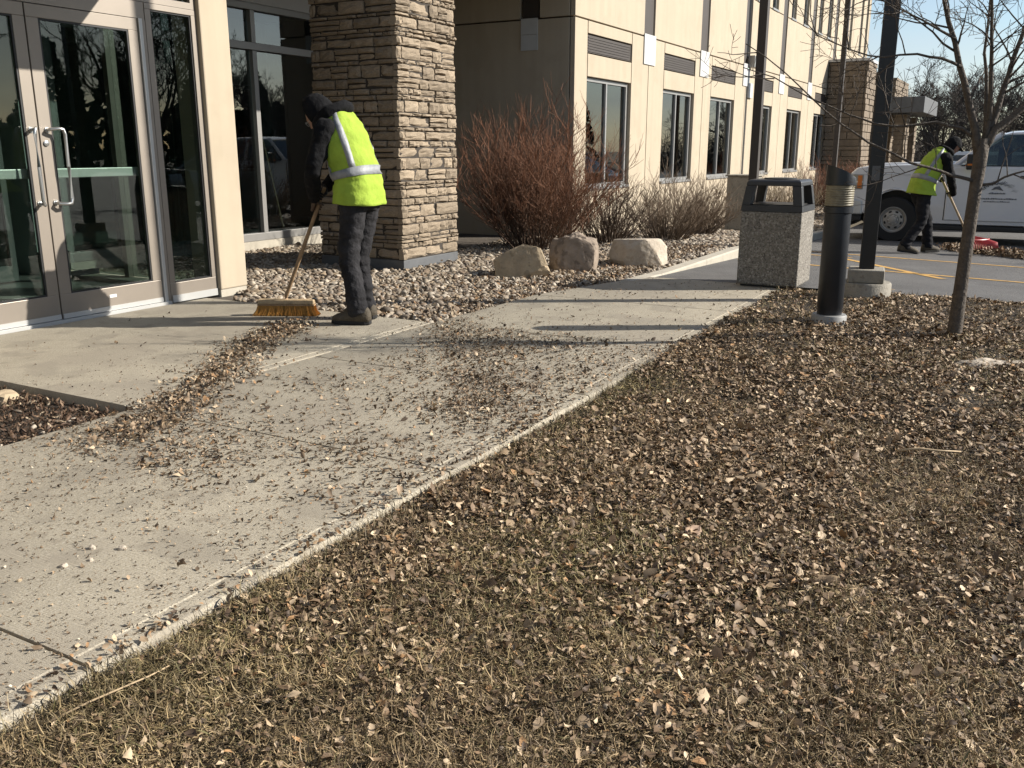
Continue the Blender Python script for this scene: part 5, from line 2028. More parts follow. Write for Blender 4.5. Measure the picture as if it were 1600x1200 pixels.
        pts = [nb + Vector((0.085 * math.cos(a), 0.10 * math.sin(a), 0.03 - 0.05 * math.cos(a))) for a in [2 * math.pi * k / 16 for k in range(17)]]
        bb = MB()
        bb.tube(pts, 0.035, 8)
        bb.obj('collar', mats['hoodie'], e, smooth='all')
    for h_ in J['gloves']:
        glove(e, 'glove', *h_)
    return e

# worker sweeping: bent over the broom, faces the doors
Ha, Hb = Vector((0.285, 0.06, 0.945)), Vector((0.70, 0.03, 0.15))
hax = (Hb - Ha)
J1 = dict(
    torso=[(-0.005, 0.84, 0, 0.115, 0.16), (-0.01, 0.95, 4, 0.128, 0.175), (0.0, 1.06, 10, 0.122, 0.165), (0.04, 1.19, 18, 0.128, 0.178), (0.09, 1.32, 25, 0.132, 0.19), (0.135, 1.42, 32, 0.115, 0.185), (0.18, 1.485, 38, 0.075, 0.11)],
    vest=[(0.0, 0.885, -3, 0.160, 0.210), (0.0, 0.97, 4, 0.150, 0.203), (0.01, 1.06, 10, 0.145, 0.192), (0.045, 1.18, 18, 0.148, 0.196), (0.09, 1.31, 25, 0.150, 0.196), (0.135, 1.42, 32, 0.128, 0.172), (0.165, 1.485, 38, 0.105, 0.125), (0.18, 1.505, 40, 0.095, 0.105)],
    bands=[(9, 11)], braces=[(13, 15), (25, 27), (5, 7), (33, 35)],
    neck=(0.215, 0, 1.46), head=(0.315, 0.0, 1.515), head_tilt=38, head_turn=0.25, belt=0.955,
    arm_l=((0.14, 0.195, 1.40), (0.20, 0.275, 1.125), (0.325, 0.115, 0.905)),
    arm_r=((0.14, -0.195, 1.40), (0.27, -0.25, 1.15), (0.30, -0.01, 1.0)),
    leg_l=((-0.01, 0.095, 0.88), (0.035, 0.115, 0.49), (-0.035, 0.125, 0.10)), foot_l=0.25, sole_l=0.004,
    leg_r=((0.0, -0.095, 0.88), (0.085, -0.10, 0.49), (0.06, -0.115, 0.10)), foot_r=-0.1, sole_r=0.004,
    gloves=[((0.318, 0.118, 0.905), tuple(Ha.lerp(Hb, 0.12)), tuple(hax), 'glove_tan', 1), ((0.297, -0.008, 1.005), tuple(Ha.lerp(Hb, 0.02)), tuple(hax), 'glove', -1)],
)
W1 = make_person('person', (5.40, 4.32, 0.0), R(95), 'person in black hood and lime vest bending over a push broom by the doors', J1,
                 dict(hoodie='hoodie', trousers='denim', skin='skin', boot='boot', vest='hivis'))

# far worker raking, faces away to the right
ra, rb2 = Vector((0.20, -0.02, 1.12)), Vector((0.70, -0.06, 0.27))
J2 = dict(
    torso=[(-0.06, 0.84, 8, 0.12, 0.165), (-0.07, 0.95, 12, 0.132, 0.178), (-0.04, 1.06, 20, 0.125, 0.168), (0.03, 1.18, 30, 0.13, 0.18), (0.10, 1.30, 36, 0.135, 0.192), (0.16, 1.39, 40, 0.118, 0.185), (0.21, 1.45, 45, 0.075, 0.11)],
    vest=[(-0.05, 0.86, 6, 0.178, 0.225), (-0.06, 0.95, 12, 0.158, 0.205), (-0.035, 1.06, 20, 0.148, 0.195), (0.03, 1.18, 30, 0.150, 0.198), (0.10, 1.30, 36, 0.152, 0.198), (0.16, 1.39, 40, 0.13, 0.175), (0.195, 1.445, 44, 0.105, 0.125), (0.215, 1.465, 46, 0.095, 0.105)],
    bands=[(8, 10)], braces=[(13, 15), (25, 27), (5, 7), (33, 35)],
    neck=(0.245, 0, 1.45), head=(0.345, 0.0, 1.545), head_tilt=32, head_turn=-0.15, belt=0.94,
    arm_l=((0.16, 0.195, 1.37), (0.33, 0.26, 1.16), (0.27, 0.05, 1.06)),
    arm_r=((0.16, -0.195, 1.37), (0.22, -0.27, 1.08), (0.385, -0.10, 0.86)),
    leg_l=((-0.06, 0.095, 0.88), (0.13, 0.11, 0.50), (0.20, 0.12, 0.10)), foot_l=0.15, sole_l=0.004,
    leg_r=((-0.06, -0.095, 0.88), (-0.07, -0.115, 0.48), (-0.29, -0.12, 0.13)), foot_r=-0.2, sole_r=0.012, pitch_r=0.12,
    gloves=[((0.265, 0.045, 1.06), tuple(ra.lerp(rb2, 0.06)), tuple(rb2 - ra), 'glove', 1), ((0.38, -0.105, 0.865), tuple(ra.lerp(rb2, 0.32)), tuple(rb2 - ra), 'glove', -1)],
)
W2 = make_person('person', (14.75, 1.33, lotz(14.75)), R(-56), 'person in dark cap and lime vest raking leaves beside the white truck', J2,
                 dict(hoodie='hoodie', trousers='denim_dark', skin='skin', boot='boot', vest='hivis'), hood=False)

# ------------------------------------------------------------------ broom and rake
def to_world(e, p):
    m = Matrix.Translation(e.location) @ Matrix.Rotation(e.rotation_euler.z, 4, 'Z')
    return m @ Vector(p)
hA, hB = to_world(W1, Ha - hax.normalized() * 0.06), to_world(W1, Hb)
br = empty('push_broom', (hB.x, hB.y, 0.0))
tag(br, 'push broom with wooden handle and orange bristles held by the near worker', 'broom')
o_ = Vector(br.location)
b = MB()
mid = hA.lerp(hB, 0.5)
b.tube([hA - o_, hA.lerp(hB, 0.33) - o_, hA.lerp(hB, 0.66) - o_, hB - o_, Vector((hB.x, hB.y, 0.128)) - o_], [0.0135, 0.0145, 0.0145, 0.0145, 0.016], 12)
b.obj('handle', 'wood', br, smooth=50)
ba = math.atan2(0.872, -0.488) - R(3)        # long side of the head
bx = Vector((math.cos(ba), math.sin(ba), 0))
by = Vector((-math.sin(ba), math.cos(ba), 0))
def bp2(x, y, z):
    return tuple(bx * x + by * y + Vector((0, 0, z)))
b = MB()
b.loft([[bp2(x, y, 0.090) for x, y in ((-0.225, -0.032), (0.225, -0.032), (0.225, 0.032), (-0.225, 0.032))], [bp2(x, y, 0.128) for x, y in ((-0.225, -0.030), (0.225, -0.030), (0.225, 0.030), (-0.225, 0.030))]])
b.obj('block', 'wood_pale', br, bevel=0.008)
b = MB()
b.loft([[bp2(x, y, z) for x, y in ((-0.227, -0.0335), (0.227, -0.0335), (0.227, 0.0335), (-0.227, 0.0335))] for z in (0.080, 0.0895)])
b.obj('ferrule', 'wood', br)
rsb = random.Random(4)
b = MB()
for k in range(2600):
    x = rsb.uniform(-0.222, 0.222)
    y = rsb.uniform(-0.030, 0.030)
    fx = x / 0.222
    e0 = Vector(bp2(x, y, 0.09))
    e1 = Vector(bp2(x + fx * 0.012 + rsb.uniform(-0.004, 0.004), y * 1.4 + rsb.uniform(-0.005, 0.005), 0.045))
    e2 = Vector(bp2(x + fx * 0.036 + rsb.uniform(-0.007, 0.007), y * 1.9 + rsb.uniform(-0.009, 0.009), 0.004))
    b.tube([e0, e1, e2], [0.0016, 0.0015, 0.0012], 3, cap=False)
b.obj('bristles', 'bristle', br)
b = MB()
b.tube([(Vector(bp2(-0.205, -0.01, 0.129))), Vector(bp2(-0.225, -0.015, 0.132)), Vector(bp2(-0.245, -0.02, 0.122))], [0.012, 0.012, 0.009], 8)
b.obj('end_clamp', 'trim', br)

rA, rB = to_world(W2, ra - (rb2 - ra).normalized() * 0.1), to_world(W2, rb2)
rk = empty('leaf_rake', (rB.x, rB.y, lotz(rB.x)))
tag(rk, 'red fan rake with wooden handle held by the far worker', 'rake')
o_ = Vector(rk.location)
b = MB()
b.tube([rA - o_, rA.lerp(rB, 0.5) - o_, rB - o_], 0.016, 10)
b.obj('handle', 'wood_pale', rk, smooth=50)
hd = (Vector((rB.x - rA.x, rB.y - rA.y, 0)).normalized() * 0.35 - Vector((0.872, 0.488, 0))).normalized()
sdv = Vector((-hd.y, hd.x, 0))
b = MB()
top = rB - o_
for k in range(23):
    t = (k - 11) / 11
    e1 = top + hd * (0.22 - 0.05 * t * t) + sdv * t * 0.17 + Vector((0, 0, -0.045))
    e2 = top + hd * (0.36 - 0.10 * t * t) + sdv * t * 0.31 + Vector((0, 0, -0.10))
    e3 = e2 + hd * 0.03 + Vector((0, 0, -0.07))
    b.tube([top, e1, e2, e3], [0.006, 0.0075, 0.008, 0.005], 4)
b.obj('tines', 'rake_red', rk)
b = MB()
b.tube([top + hd * (0.26 - 0.07 * t * t) + sdv * t * 0.22 + Vector((0, 0, -0.052)) for t in [k / 8 - 1 for k in range(17)]], 0.012, 6)
b.tube([top - hd * 0.08 + Vector((0, 0, 0.06)), top + hd * 0.05 + Vector((0, 0, -0.012))], [0.02, 0.03], 8)
b.obj('brace', 'rake_red', rk)

# ------------------------------------------------------------------ scatter: gravel, leaves, grass (uncountable)
def rot_mats(yaw, pitch, roll):
    cy, sy = np.cos(yaw), np.sin(yaw)
    cp, sp = np.cos(pitch), np.sin(pitch)
    cr, sr = np.cos(roll), np.sin(roll)
    m = np.empty((len(yaw), 3, 3))
    m[:, 0, 0] = cy * cp
    m[:, 0, 1] = cy * sp * sr - sy * cr
    m[:, 0, 2] = cy * sp * cr + sy * sr
    m[:, 1, 0] = sy * cp
    m[:, 1, 1] = sy * sp * sr + cy * cr
    m[:, 1, 2] = sy * sp * cr - cy * sr
    m[:, 2, 0] = -sp
    m[:, 2, 1] = cp * sr
    m[:, 2, 2] = cp * cr
    return m

def polar(n, r0, r1, a0, a1, power=1.0):
    """points in a sector round the camera; area density falls with distance"""
    u = rng.random(n)
    if power == 1.0:
        r = r0 * (r1 / r0) ** u
    else:
        k = 2 - power - 0.0
        r = (r0 ** k + (r1 ** k - r0 ** k) * u) ** (1 / k)
    a = a0 + (a1 - a0) * rng.random(n)
    return r * np.cos(a), r * np.sin(a)

ICO = bmesh.new()
bmesh.ops.create_icosphere(ICO, subdivisions=1, radius=1.0)
ICV = np.array([v.co[:] for v in ICO.verts])
ICF = np.array([[v.index for v in f.verts] for f in ICO.faces])
ICO.free()
ICO2 = bmesh.new()
bmesh.ops.create_icosphere(ICO2, subdivisions=2, radius=1.0)
ICO2.verts.index_update()
IC2V = np.array([v.co[:] for v in ICO2.verts])
IC2F = np.array([[v.index for v in f.verts] for f in ICO2.faces])
ICO2.free()

def rocks(name, x, y, z, size, cols, label=None, mname='gravel', fine=False, flat=0.62, parent=None):
    n = len(x)
    TV, TF = (IC2V, IC2F) if fine else (ICV, ICF)
    nv = len(TV)
    V = np.repeat(TV[None], n, 0)
    # angular lumps: random plane-ish distortion per stone
    if fine:
        k1 = rng.normal(size=(n, 3, 3)) * 0.22
        d = np.einsum('nij,vj->nvi', k1, TV)
        V = V + d * 0.7
        for q in range(5):
            nn = rng.normal(size=(n, 3))
            nn /= np.linalg.norm(nn, axis=1)[:, None]
            dd = rng.uniform(0.45, 0.8, n)
            e = np.einsum('nvi,ni->nv', V, nn) - dd[:, None]
            V = V - np.clip(e, 0, None)[..., None] * nn[:, None, :]
    else:
        V = V * rng.uniform(0.72, 1.25, (n, nv, 1))
    S = np.stack([rng.uniform(0.8, 1.35, n), rng.uniform(0.65, 1.0, n), rng.uniform(flat * 0.7, flat * 1.3, n)], 1) * size[:, None]
    V = V * S[:, None, :]
    Rm = rot_mats(rng.uniform(0, 6.283, n), rng.normal(0, 0.35, n), rng.normal(0, 0.35, n))
    V = np.einsum('nij,nvj->nvi', Rm, V) + np.stack([x, y, z], 1)[:, None, :]
    F = TF[None] + (np.arange(n) * nv)[:, None, None]
    C = np.repeat(cols[:, None, :], nv, 1)
    o = np_mesh(name, V.reshape(-1, 3), F.reshape(-1, 3), mname, C.reshape(-1, 3), parent=parent)
    return tag(o, label, None, kind='stuff')

def pick(pal, n, jit=0.15, w=None):
    pal = np.array(pal)
    i = rng.choice(len(pal), n, p=w)
    return pal[i] * rng.uniform(1 - jit, 1 + jit, (n, 1))

GP = [(0.36, 0.295, 0.215), (0.25, 0.20, 0.15), (0.50, 0.43, 0.335), (0.17, 0.135, 0.10), (0.32, 0.24, 0.155), (0.42, 0.36, 0.285), (0.23, 0.165, 0.11)]
def walk_left(x):
    return np.where(x < 5.63, 9, np.where(x < 7.2, 3.83, 3.80 - 0.42 * (x - 7.2) / 1.63))
n = 38000
gx = rng.uniform(5.66, 13.2, n)
gy = rng.uniform(3.36, 8.85, n)
ok = (gy > np.maximum(walk_left(gx), 3.43) + 0.03)
ok &= ~((gx < 5.97) & (gy > 6.02))
ok &= ~((gx > 12.62) & (gy > 6.0))
ok &= ~((gx > 8.12) & (gx < 9.3) & (gy > 5.9) & (gy < 7.15))
# hidden ground behind the pillar needs none
ok &= ~((gx > 9.6) & (gy > 6.6))
gx, gy = gx[ok], gy[ok]
gz = bed_h(gx, gy) + rng.uniform(0.0, 0.026, len(gx))
sz = rng.uniform(0.017, 0.040, len(gx)) * np.where(rng.random(len(gx)) < 0.08, 1.45, 1)
rocks('gravel', gx, gy, gz, sz, pick(GP, len(gx), 0.2), 'tan river gravel filling the bed along the building', fine=True)
n = 14000
gx = rng.uniform(13.2, 30, n)
gy = rng.uniform(3.45, 6.0, n)
gz = bed_h(gx, gy) + 0.02
rocks('gravel', gx, gy, gz, rng.uniform(0.03, 0.06, n), pick(GP, n, 0.2), 'tan gravel in the far strip below the facade')

# leaf template -------------------------------------------------------
LV = np.array([(-0.5, 0, 0), (-0.16, 0, 0), (0.2, 0, 0), (0.52, 0, 0), (-0.22, 0.30, 0), (0.16, 0.25, 0), (-0.22, -0.30, 0), (0.16, -0.25, 0)])
LF = np.array([(0, 1, 4), (1, 2, 5), (1, 5, 4), (2, 3, 5), (0, 6, 1), (1, 7, 2), (1, 6, 7), (2, 7, 3)])
def leaves(name, x, y, z, size, cols, tilt=0.35, label=None, curl=0.5, parent=None, slim=None):
    n = len(x)
    V = np.repeat(LV[None], n, 0).copy()
    V[:, :, 1] *= (rng.uniform(0.55, 1.15, (n, 1)) if slim is None else slim)
    V[:, :, :2] += rng.normal(0, 0.035, (n, 8, 2))
    cu = rng.normal(0.1, curl, (n, 1))
    fo = rng.normal(0.15, curl * 0.9, (n, 1))
    V[:, :, 2] = cu * (V[:, :, 0] ** 2 - 0.08) + fo * np.abs(V[:, :, 1]) + rng.normal(0, 0.04, (n, 8))
    V *= size[:, None, None]
    Rm = rot_mats(rng.uniform(0, 6.283, n), rng.normal(0, tilt, n), rng.normal(0, tilt, n))
    V = np.einsum('nij,nvj->nvi', Rm, V)
    low = V[:, :, 2].min(1)
    V = V + np.stack([x, y, z - low * 0.8], 1)[:, None, :]
    F = LF[None] + (np.arange(n) * 8)[:, None, None]
    C = np.repeat(cols[:, None, :] * np.array([1.03, 1.0, 0.94]), 8, 1)
    o = np_mesh(name, V.reshape(-1, 3), F.reshape(-1, 3), 'leaf', C.reshape(-1, 3), smooth=False, parent=parent)
    return tag(o, label, None, kind='stuff')
LP_ = [(0.175, 0.118, 0.072), (0.27, 0.198, 0.127), (0.115, 0.077, 0.047), (0.46, 0.36, 0.25), (0.30, 0.18, 0.09), (0.06, 0.04, 0.026), (0.21, 0.158, 0.106)]
LW = [0.24, 0.21, 0.16, 0.11, 0.05, 0.1, 0.13]

A0, A1 = HEAD - R(38), HEAD + R(36)
# leaf litter on the lawn
lx, ly = polar(430000, 1.15, 9.3, A0, A1)
ok = (ly < 1.90) & (lx < 8.8)
lx, ly = lx[ok], ly[ok]
edge = 1.9 - ly
wd = 0.68 + 0.24 * np.clip(lx - 1.8, 0, 4)
dens = np.clip(0.05 + 1.2 * np.clip((lx - 1.35) / 0.8, 0, 1) * np.exp(-((edge - 0.5 - 0.16 * np.clip(lx - 1.5, 0, 3)) / wd) ** 2), 0, 1)
dens = dens * (0.25 + 1.1 * np.clip((0.6 * vnoise(lx, ly, 1.7, 4) + 0.4 * vnoise(lx, ly, 4.5, 14) - 0.28) * 2.2, 0, 1))
dens = np.maximum(dens, 0.22 * np.clip((lx - 4.2) / 2, 0, 1) + 0.045)
dens = dens * np.where((lx < 2.6) & (edge < 0.16), 0.5, 1)
ok = rng.random(len(lx)) < dens
lx, ly = lx[ok], ly[ok]
r_ = np.hypot(lx, ly)
ls = rng.gamma(3.2, 0.0042, len(lx)) + 0.0065
ls = np.clip(ls, 0.008, 0.055) * (0.85 + 0.06 * r_)
lz = lawn_h(lx, ly) + rng.uniform(0.004, 0.032, len(lx))
leaves('leaf_litter', lx, ly, lz, ls, pick(LP_, len(lx), 0.25, LW), 0.38, 'brown dry leaf litter covering the lawn')
print('N_', 'lawn leaves', len(lx))

# matted dry grass -----------------------------------------------------
def grass(name, x, y, z, L, W, cols, stand, label):
    n = len(x)
    yaw = rng.uniform(0, 6.283, n)
    el = np.clip(rng.normal(stand, 0.35, n), -0.1, 1.45)
    bend = rng.normal(-0.6, 0.7, n)
    tw = rng.normal(0, 0.85, n)
    P = np.zeros((n, 4, 3))
    P[:, 0] = np.stack([x, y, z], 1)
    for k in range(1, 4):
        e = el + bend * (k - 1)
        a = yaw + tw * (k - 1)
        P[:, k] = P[:, k - 1] + np.stack([np.cos(a) * np.cos(e), np.sin(a) * np.cos(e), np.sin(e)], 1) * (L / 3)[:, None]
    P[:, 1:, 2] = np.maximum(P[:, 1:, 2], (z + 0.002)[:, None])
    side_ = np.stack([-np.sin(yaw), np.cos(yaw), rng.normal(0, 0.4, n)], 1)
    w = np.array([0.8, 1.0, 0.8, 0.25])
    A = P - side_[:, None, :] * (W[:, None] * w)[..., None] * 0.5
    B = P + side_[:, None, :] * (W[:, None] * w)[..., None] * 0.5
    V = np.stack([A, B], 2).reshape(n, 8, 3)
    T = np.array([(0, 1, 3, 2), (2, 3, 5, 4), (4, 5, 7, 6)])
    F = T[None] + (np.arange(n) * 8)[:, None, None]
    C = np.repeat(cols[:, None, :], 8, 1)
    o = np_mesh(name, V.reshape(-1, 3), F.reshape(-1, 4), 'grass', C.reshape(-1, 3))
    return tag(o, label, None, kind='stuff')
GPAL = [(0.30, 0.24, 0.14), (0.21, 0.165, 0.095), (0.40, 0.33, 0.21), (0.16, 0.135, 0.075), (0.11, 0.085, 0.055), (0.24, 0.2, 0.14), (0.13, 0.125, 0.06)]
GW = [0.22, 0.2, 0.12, 0.14, 0.14, 0.12, 0.06]
sx, sy = polar(520000, 1.1, 9.2, A0, A1)
ok = (sy < 1.905) & (sx < 8.82)
sx, sy = sx[ok], sy[ok]
pn = vnoise(sx, sy, 2.6, 6)
ok = rng.random(len(sx)) < np.clip(0.45 + 1.0 * pn, 0, 1) * np.where(sx > 5, 0.7, 1)
sx, sy, pn = sx[ok], sy[ok], pn[ok]
n = len(sx)
gl = rng.uniform(0.022, 0.060, n) * (0.8 + 0.5 * pn)
gw_ = np.maximum(rng.uniform(0.0016, 0.0032, n), np.hypot(sx, sy) * 0.00055)
gc = pick(GPAL, n, 0.2, GW)
green = np.clip((vnoise(sx, sy, 0.9, 9) - 0.5) * 2.2, 0, 1)[:, None]
tuft = 0.72 + 0.6 * vnoise(sx, sy, 5.5, 15)[:, None]
gc = gc * tuft * (1 - green * np.array([0.14, 0.05, 0.22])) * np.array([1.08, 0.98, 0.90])
grass('grass', sx, sy, lawn_h(sx, sy) + rng.uniform(-0.002, 0.024, n), gl, gw_, gc, 0.32, 'short matted dry tan grass of the lawn')
print('N_', 'blades', n)
# longer tufts hanging over the slab edge and standing here and there
tx = rng.uniform(0.6, 5.2, 5200)
ty = 1.905 - rng.exponential(0.035, 5200)
kp = rng.random(5200) < np.clip(vnoise(tx, ty, 3.0, 12) * 1.5 - 0.2, 0.05, 1)
tx, ty = tx[kp], ty[kp]
n = len(tx)
grass('edge_grass', tx, ty, lawn_h(tx, ty), rng.uniform(0.04, 0.11, n), rng.uniform(0.0018, 0.003, n), pick(GPAL, n, 0.2, GW) * 1.1, 0.8, 'longer dry grass along the slab edge')

# leaves and bits on the slabs ----------------------------------------
def seg_d(x, y, pts):
    d = np.full(len(x), 9.0)
    for (a, b_) in zip(pts[:-1], pts[1:]):
        ax, ay = a
        bx_, by_ = b_
        t = np.clip(((x - ax) * (bx_ - ax) + (y - ay) * (by_ - ay)) / ((bx_ - ax) ** 2 + (by_ - ay) ** 2), 0, 1)
        d = np.minimum(d, np.hypot(x - ax - t * (bx_ - ax), y - ay - t * (by_ - ay)))
    return d
wx, wy = polar(350000, 1.2, 9.6, HEAD - R(24), HEAD + R(34))
on = (wx < 8.8) & (wy > 1.935) & ((wy < 3.84) | ((wx > 2.93) & (wx < 5.61) & (wy < 6.24))) & (wy < np.where(wx > 5.6, walk_left(wx), 9))
wx, wy = wx[on], wy[on]
row = seg_d(wx, wy, [(5.05, 4.72), (4.72, 4.55), (4.30, 4.40), (3.85, 4.12), (3.40, 3.88), (2.95, 3.62), (2.55, 3.45)])
nz = vnoise(wx, wy, 2.4, 20)
nz2 = vnoise(wx, wy, 7, 21)
den = 0.62 * np.exp(-(row / (0.12 + 0.14 * nz2)) ** 2) * (0.35 + nz)
patch = np.exp(-(((wx - 5.15) / 0.75) ** 2 + ((wy - 2.95) / 0.62) ** 2))
row2 = seg_d(wx, wy, [(5.62, 3.66), (5.25, 3.38), (4.75, 3.0), (4.2, 2.55), (3.75, 2.3)])
den += 0.85 * np.exp(-(row2 / (0.12 + 0.2 * nz2)) ** 2) * (0.35 + 0.8 * nz)
den += 0.75 * patch * (0.3 + nz) * (wx < 5.62 + 0.2 * nz2) * (wy < 3.62)
den += 0.30 * np.exp(-(((wx - 4.0) / 0.9) ** 2 + ((wy - 2.35) / 0.5) ** 2)) * (0.2 + nz)
den += 0.34 * np.exp(-(((wx - 2.55) / 0.5) ** 2 + ((wy - 3.3) / 0.5) ** 2)) * (0.3 + nz)
den += 0.11 * (wy < 3.9) * (wx < 5.6) * (0.3 + nz * nz2 * 2) * np.clip((wx - 1.3) / 1.5, 0.12, 1)
den += 0.05 * (wx > 5.6) * (0.3 + nz)
den += 0.35 * np.exp(-((wy - 3.86) / 0.1) ** 2) * (wx > 5.5) * (wx < 7.3) * nz
den += 0.006
# swept clean strip in front of the worker's feet
den *= 1 - 0.9 * np.exp(-(((wx - 4.55) / 0.6) ** 2 + ((wy - 3.62) / 0.28) ** 2))
kp = rng.random(len(wx)) < den
wx, wy, row = wx[kp], wy[kp], row[kp]
n = len(wx)
ws = np.clip(rng.gamma(2.2, 0.0044, n) + 0.005, 0.006, 0.045)
pile = np.exp(-(row / 0.16) ** 2)
ws = ws * (1 + 0.35 * pile) * np.where(wx < 2.3, 0.72, 1)
WP = [(0.18, 0.13, 0.085), (0.115, 0.082, 0.053), (0.27, 0.20, 0.135), (0.07, 0.048, 0.032), (0.40, 0.32, 0.225), (0.24, 0.145, 0.075)]
wc = pick(WP, n, 0.25, [0.28, 0.26, 0.16, 0.18, 0.07, 0.05])
leaves('loose_leaves', wx, wy, 0.002 + pile * rng.uniform(0, 0.014, n), ws, wc, 0.45, 'brown leaves and bits scattered and swept on the walk', curl=0.75)
print('N_', 'walk leaves', n)
# bigger bits in the swept row so that it has body
k = 1300
t = rng.random(k)
P = np.array([(5.02, 4.70), (4.72, 4.55), (4.30, 4.40), (3.85, 4.12), (3.40, 3.88), (2.95, 3.62)])
ii = np.minimum((t * 5).astype(int), 4)
f = (t * 5 - ii)[:, None]
Q = P[ii] * (1 - f) + P[ii + 1] * f + rng.normal(0, 0.10, (k, 2))
Q = Q[(Q[:, 0] > 2.95)]
k = len(Q)
leaves('swept_leaves', Q[:, 0], Q[:, 1], rng.uniform(0.002, 0.016, k), rng.uniform(0.014, 0.038, k), pick(WP, k, 0.25, [0.25, 0.2, 0.22, 0.12, 0.14, 0.07]), 0.6, 'low row of swept brown leaves trailing from the broom', curl=0.7)
# leaf crumbs: tiny dark grit
cx_, cy_ = polar(26000, 1.2, 7.0, HEAD - R(22), HEAD + R(34))
on = (cy_ > 1.94) & ((cy_ < 3.84) | ((cx_ > 2.93) & (cx_ < 5.61) & (cy_ < 4.9))) & (cx_ < 7)
on &= rng.random(len(cx_)) < (0.25 + 0.6 * vnoise(cx_, cy_, 3, 31))
cx_, cy_ = cx_[on], cy_[on]
n = len(cx_)
leaves('leaf_crumbs', cx_, cy_, np.full(n, 0.001), rng.uniform(0.004, 0.012, n), pick([(0.12, 0.085, 0.055), (0.07, 0.05, 0.033), (0.24, 0.18, 0.12), (0.45, 0.40, 0.32)], n, 0.2, [0.4, 0.35, 0.17, 0.08]), 0.4, 'leaf crumbs and grit on the slabs', curl=0.6)
# leaves blown into the gravel edge and under shrubs
gx = rng.uniform(5.65, 12.4, 9000)
gy = 3.6 + rng.exponential(0.55, 9000)
ok = (gy > np.maximum(walk_left(gx), 3.45)) & (gy < 5.9) & (rng.random(9000) < 0.75)
gx, gy = gx[ok], gy[ok]
leaves('gravel_leaves', gx, gy, bed_h(gx, gy) + rng.uniform(0.015, 0.045, len(gx)), rng.uniform(0.018, 0.045, len(gx)), pick(WP, len(gx), 0.25), 0.5, 'dry leaves blown over the gravel edge')
# bits caught along the slab margin, breaking its line
ex = rng.uniform(1.0, 7.5, 1500)
ey = 1.915 + np.abs(rng.normal(0, 0.06, 1500))
kp = rng.random(1500) < np.clip(vnoise(ex, ey * 0, 2.2, 41) * 2.0 - 0.7, 0.02, 1)
ex, ey = ex[kp], ey[kp]
leaves('margin_leaves', ex, ey, np.full(len(ex), 0.0), rng.uniform(0.008, 0.03, len(ex)), pick(WP, len(ex), 0.25), 0.45, 'leaf bits caught along the slab margin by the lawn', curl=0.7)
# mulch in the planting bed
mx_, my_ = rng.uniform(0.8, 2.9, 9000), rng.uniform(3.87, 5.3, 9000)
leaves('mulch', mx_, my_, -0.055 + rng.uniform(0, 0.03, 9000), rng.uniform(0.012, 0.045, 9000), pick([(0.09, 0.055, 0.035), (0.055, 0.034, 0.022), (0.15, 0.10, 0.065), (0.30, 0.24, 0.17)], 9000, 0.25, [0.4, 0.36, 0.18, 0.06]), 0.6, 'dark mulch and leaf bits in the planting bed', curl=0.7, slim=0.5)
k = 90
rocks('bed_stones', rng.uniform(1.6, 2.88, k), rng.uniform(3.9, 4.9, k), np.full(k, -0.035), rng.uniform(0.007, 0.02, k), pick(GP, k, 0.2) * 1.15, 'small pale stones in the planting bed', fine=True)
k = 420
px_, py_ = polar(k * 3, 1.4, 8, A0, HEAD + R(10))
ok = (py_ < 1.85) & (px_ < 8.7)
px_, py_ = px_[ok][:k], py_[ok][:k]
rocks('lawn_pebbles', px_, py_, lawn_h(px_, py_) + 0.016, rng.uniform(0.006, 0.013, len(px_)), pick(GP, len(px_), 0.2) * 1.2, 'pale pebbles strewn among the lawn leaves', fine=True)
# raked leaf heap on the asphalt beside the far worker
k = 5200
t = rng.random(k)
hx = 16.1 + (14.55 - 16.1) * t + rng.normal(0, 0.16, k)
hy = 0.95 + (-0.35 - 0.95) * t + rng.normal(0, 0.12, k)
dd = rng.normal(0, 0.17, k)
hz_ = np.vectorize(lotz)(hx) + np.clip(0.085 * np.exp(-(dd / 0.2) ** 2), 0, 1) * rng.random(k)
leaves('raked_leaf_heap', hx, hy, hz_ + 0.004, rng.uniform(0.03, 0.07, k), pick(LP_, k, 0.2, LW), 0.6, 'low heap of raked leaves on the asphalt by the truck')
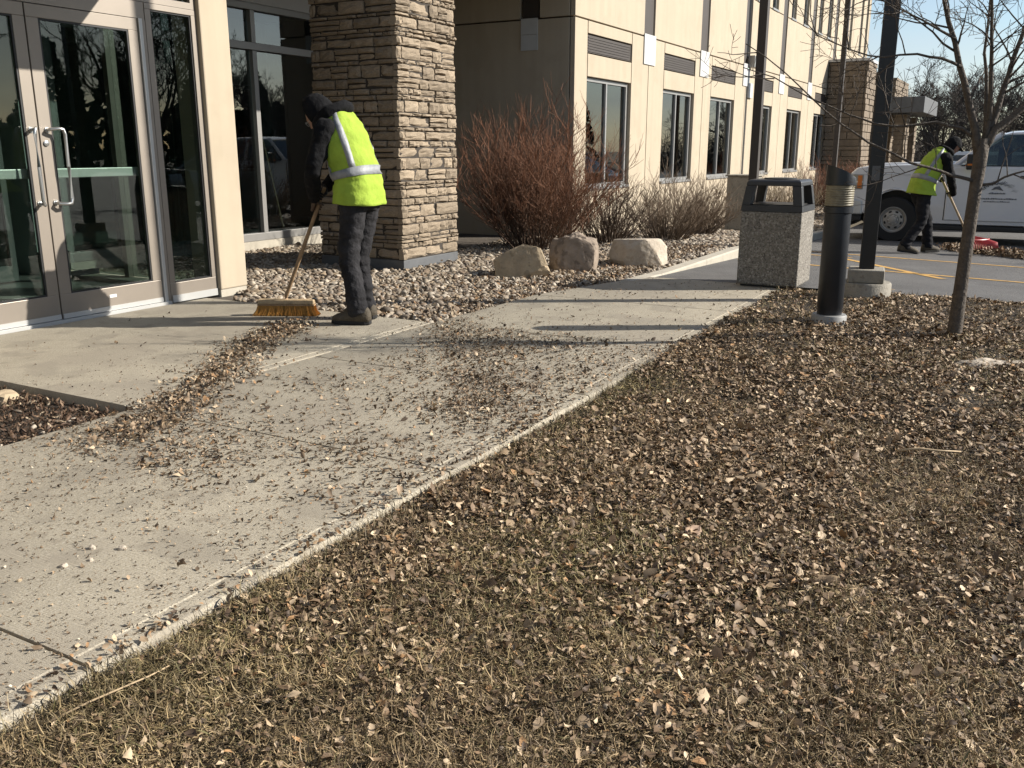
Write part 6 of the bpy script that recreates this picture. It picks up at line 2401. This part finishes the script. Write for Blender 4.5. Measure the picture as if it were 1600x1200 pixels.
# leaves along the lawn rim by the lot
# single large leaves and sticks that stand out
def big_leaf(x, y, z, s, yaw, pitch, roll, col, label, curl=0.5):
    b = MB()
    N = 9
    for i in range(N):
        u = i / (N - 1)
        w = 0.36 * math.sin(math.pi * min(1, u ** 0.8 * 0.97 + 0.03)) ** 0.8 * (1 + 0.08 * math.sin(i * 2.3))
        for j, v in enumerate((-1, -0.5, 0, 0.5, 1)):
            zz = curl * ((u - 0.5) ** 2) + 0.35 * curl * abs(v) * w * 2 + 0.02 * math.sin(i * 1.7 + j)
            b.v.append(((u - 0.5) * s, v * w * s, zz * s))
    for i in range(N - 1):
        for j in range(4):
            a = i * 5 + j
            b.quad(a, a + 1, a + 6, a + 5)
    b.c = [col] * len(b.v)
    k0 = len(b.v)
    b.tube([(-0.5 * s, 0, curl * 0.25 * s), (-0.72 * s, 0.03 * s, curl * 0.3 * s), (-0.9 * s, 0.02 * s, curl * 0.2 * s)], 0.012 * s, 4, cols=[col] * 3)
    o = b.obj('fallen_leaf', 'leaf', smooth='all')
    o.location = (x, y, z)
    o.rotation_euler = (roll, pitch, yaw)
    so = o.modifiers.new('s', 'SOLIDIFY')
    so.thickness = 0.0006
    return tag(o, label, 'leaf', 'large single leaves on the lawn')
big_leaf(1.84, 0.235, -0.005, 0.062, 0.4, 0.15, 0.25, (0.40, 0.31, 0.25), 'large pale curled leaf on the grass near the bottom edge', 0.7)
big_leaf(2.81, 0.86, 0.0, 0.075, -0.3, -0.25, 0.3, (0.42, 0.29, 0.2), 'large pinkish tan leaf in the middle of the lawn', 0.5)
big_leaf(1.70, 1.82, -0.03, 0.06, 1.2, 0.35, -0.5, (0.30, 0.165, 0.10), 'reddish brown leaf against the slab edge at lower left', 0.6)
big_leaf(1.52, 1.83, -0.035, 0.04, 2.2, 0.2, -0.4, (0.34, 0.17, 0.09), 'small orange leaf against the slab edge at lower left', 0.6)
big_leaf(1.93, 0.42, 0.0, 0.05, 2.6, 0.9, 0.2, (0.20, 0.15, 0.10), 'dark upright leaf left of the pale curled leaf', 0.8)
big_leaf(4.3, 0.75, 0.0, 0.08, 0.1, 0.3, 0.2, (0.35, 0.24, 0.15), 'tan curled leaf farther up the lawn near its middle', 0.8)
def stick(pts, r, label):
    b = MB()
    b.tube(pts, [r, r * 0.9, r * 0.75, r * 0.5], 6)
    o = b.obj('fallen_stick', 'wood_pale', smooth='all')
    return tag(o, label, 'stick')
stick([(1.05, 1.86, -0.03), (1.16, 1.80, 0.0), (1.3, 1.76, 0.004), (1.42, 1.77, -0.01)], 0.003, 'thin pale stick in the grass at the lower left corner')
stick([(4.05, 0.36, 0.012), (4.10, 0.28, 0.02), (4.11, 0.2, 0.02), (4.17, 0.12, 0.012)], 0.006, 'pale stick lying on the lawn toward the right edge')
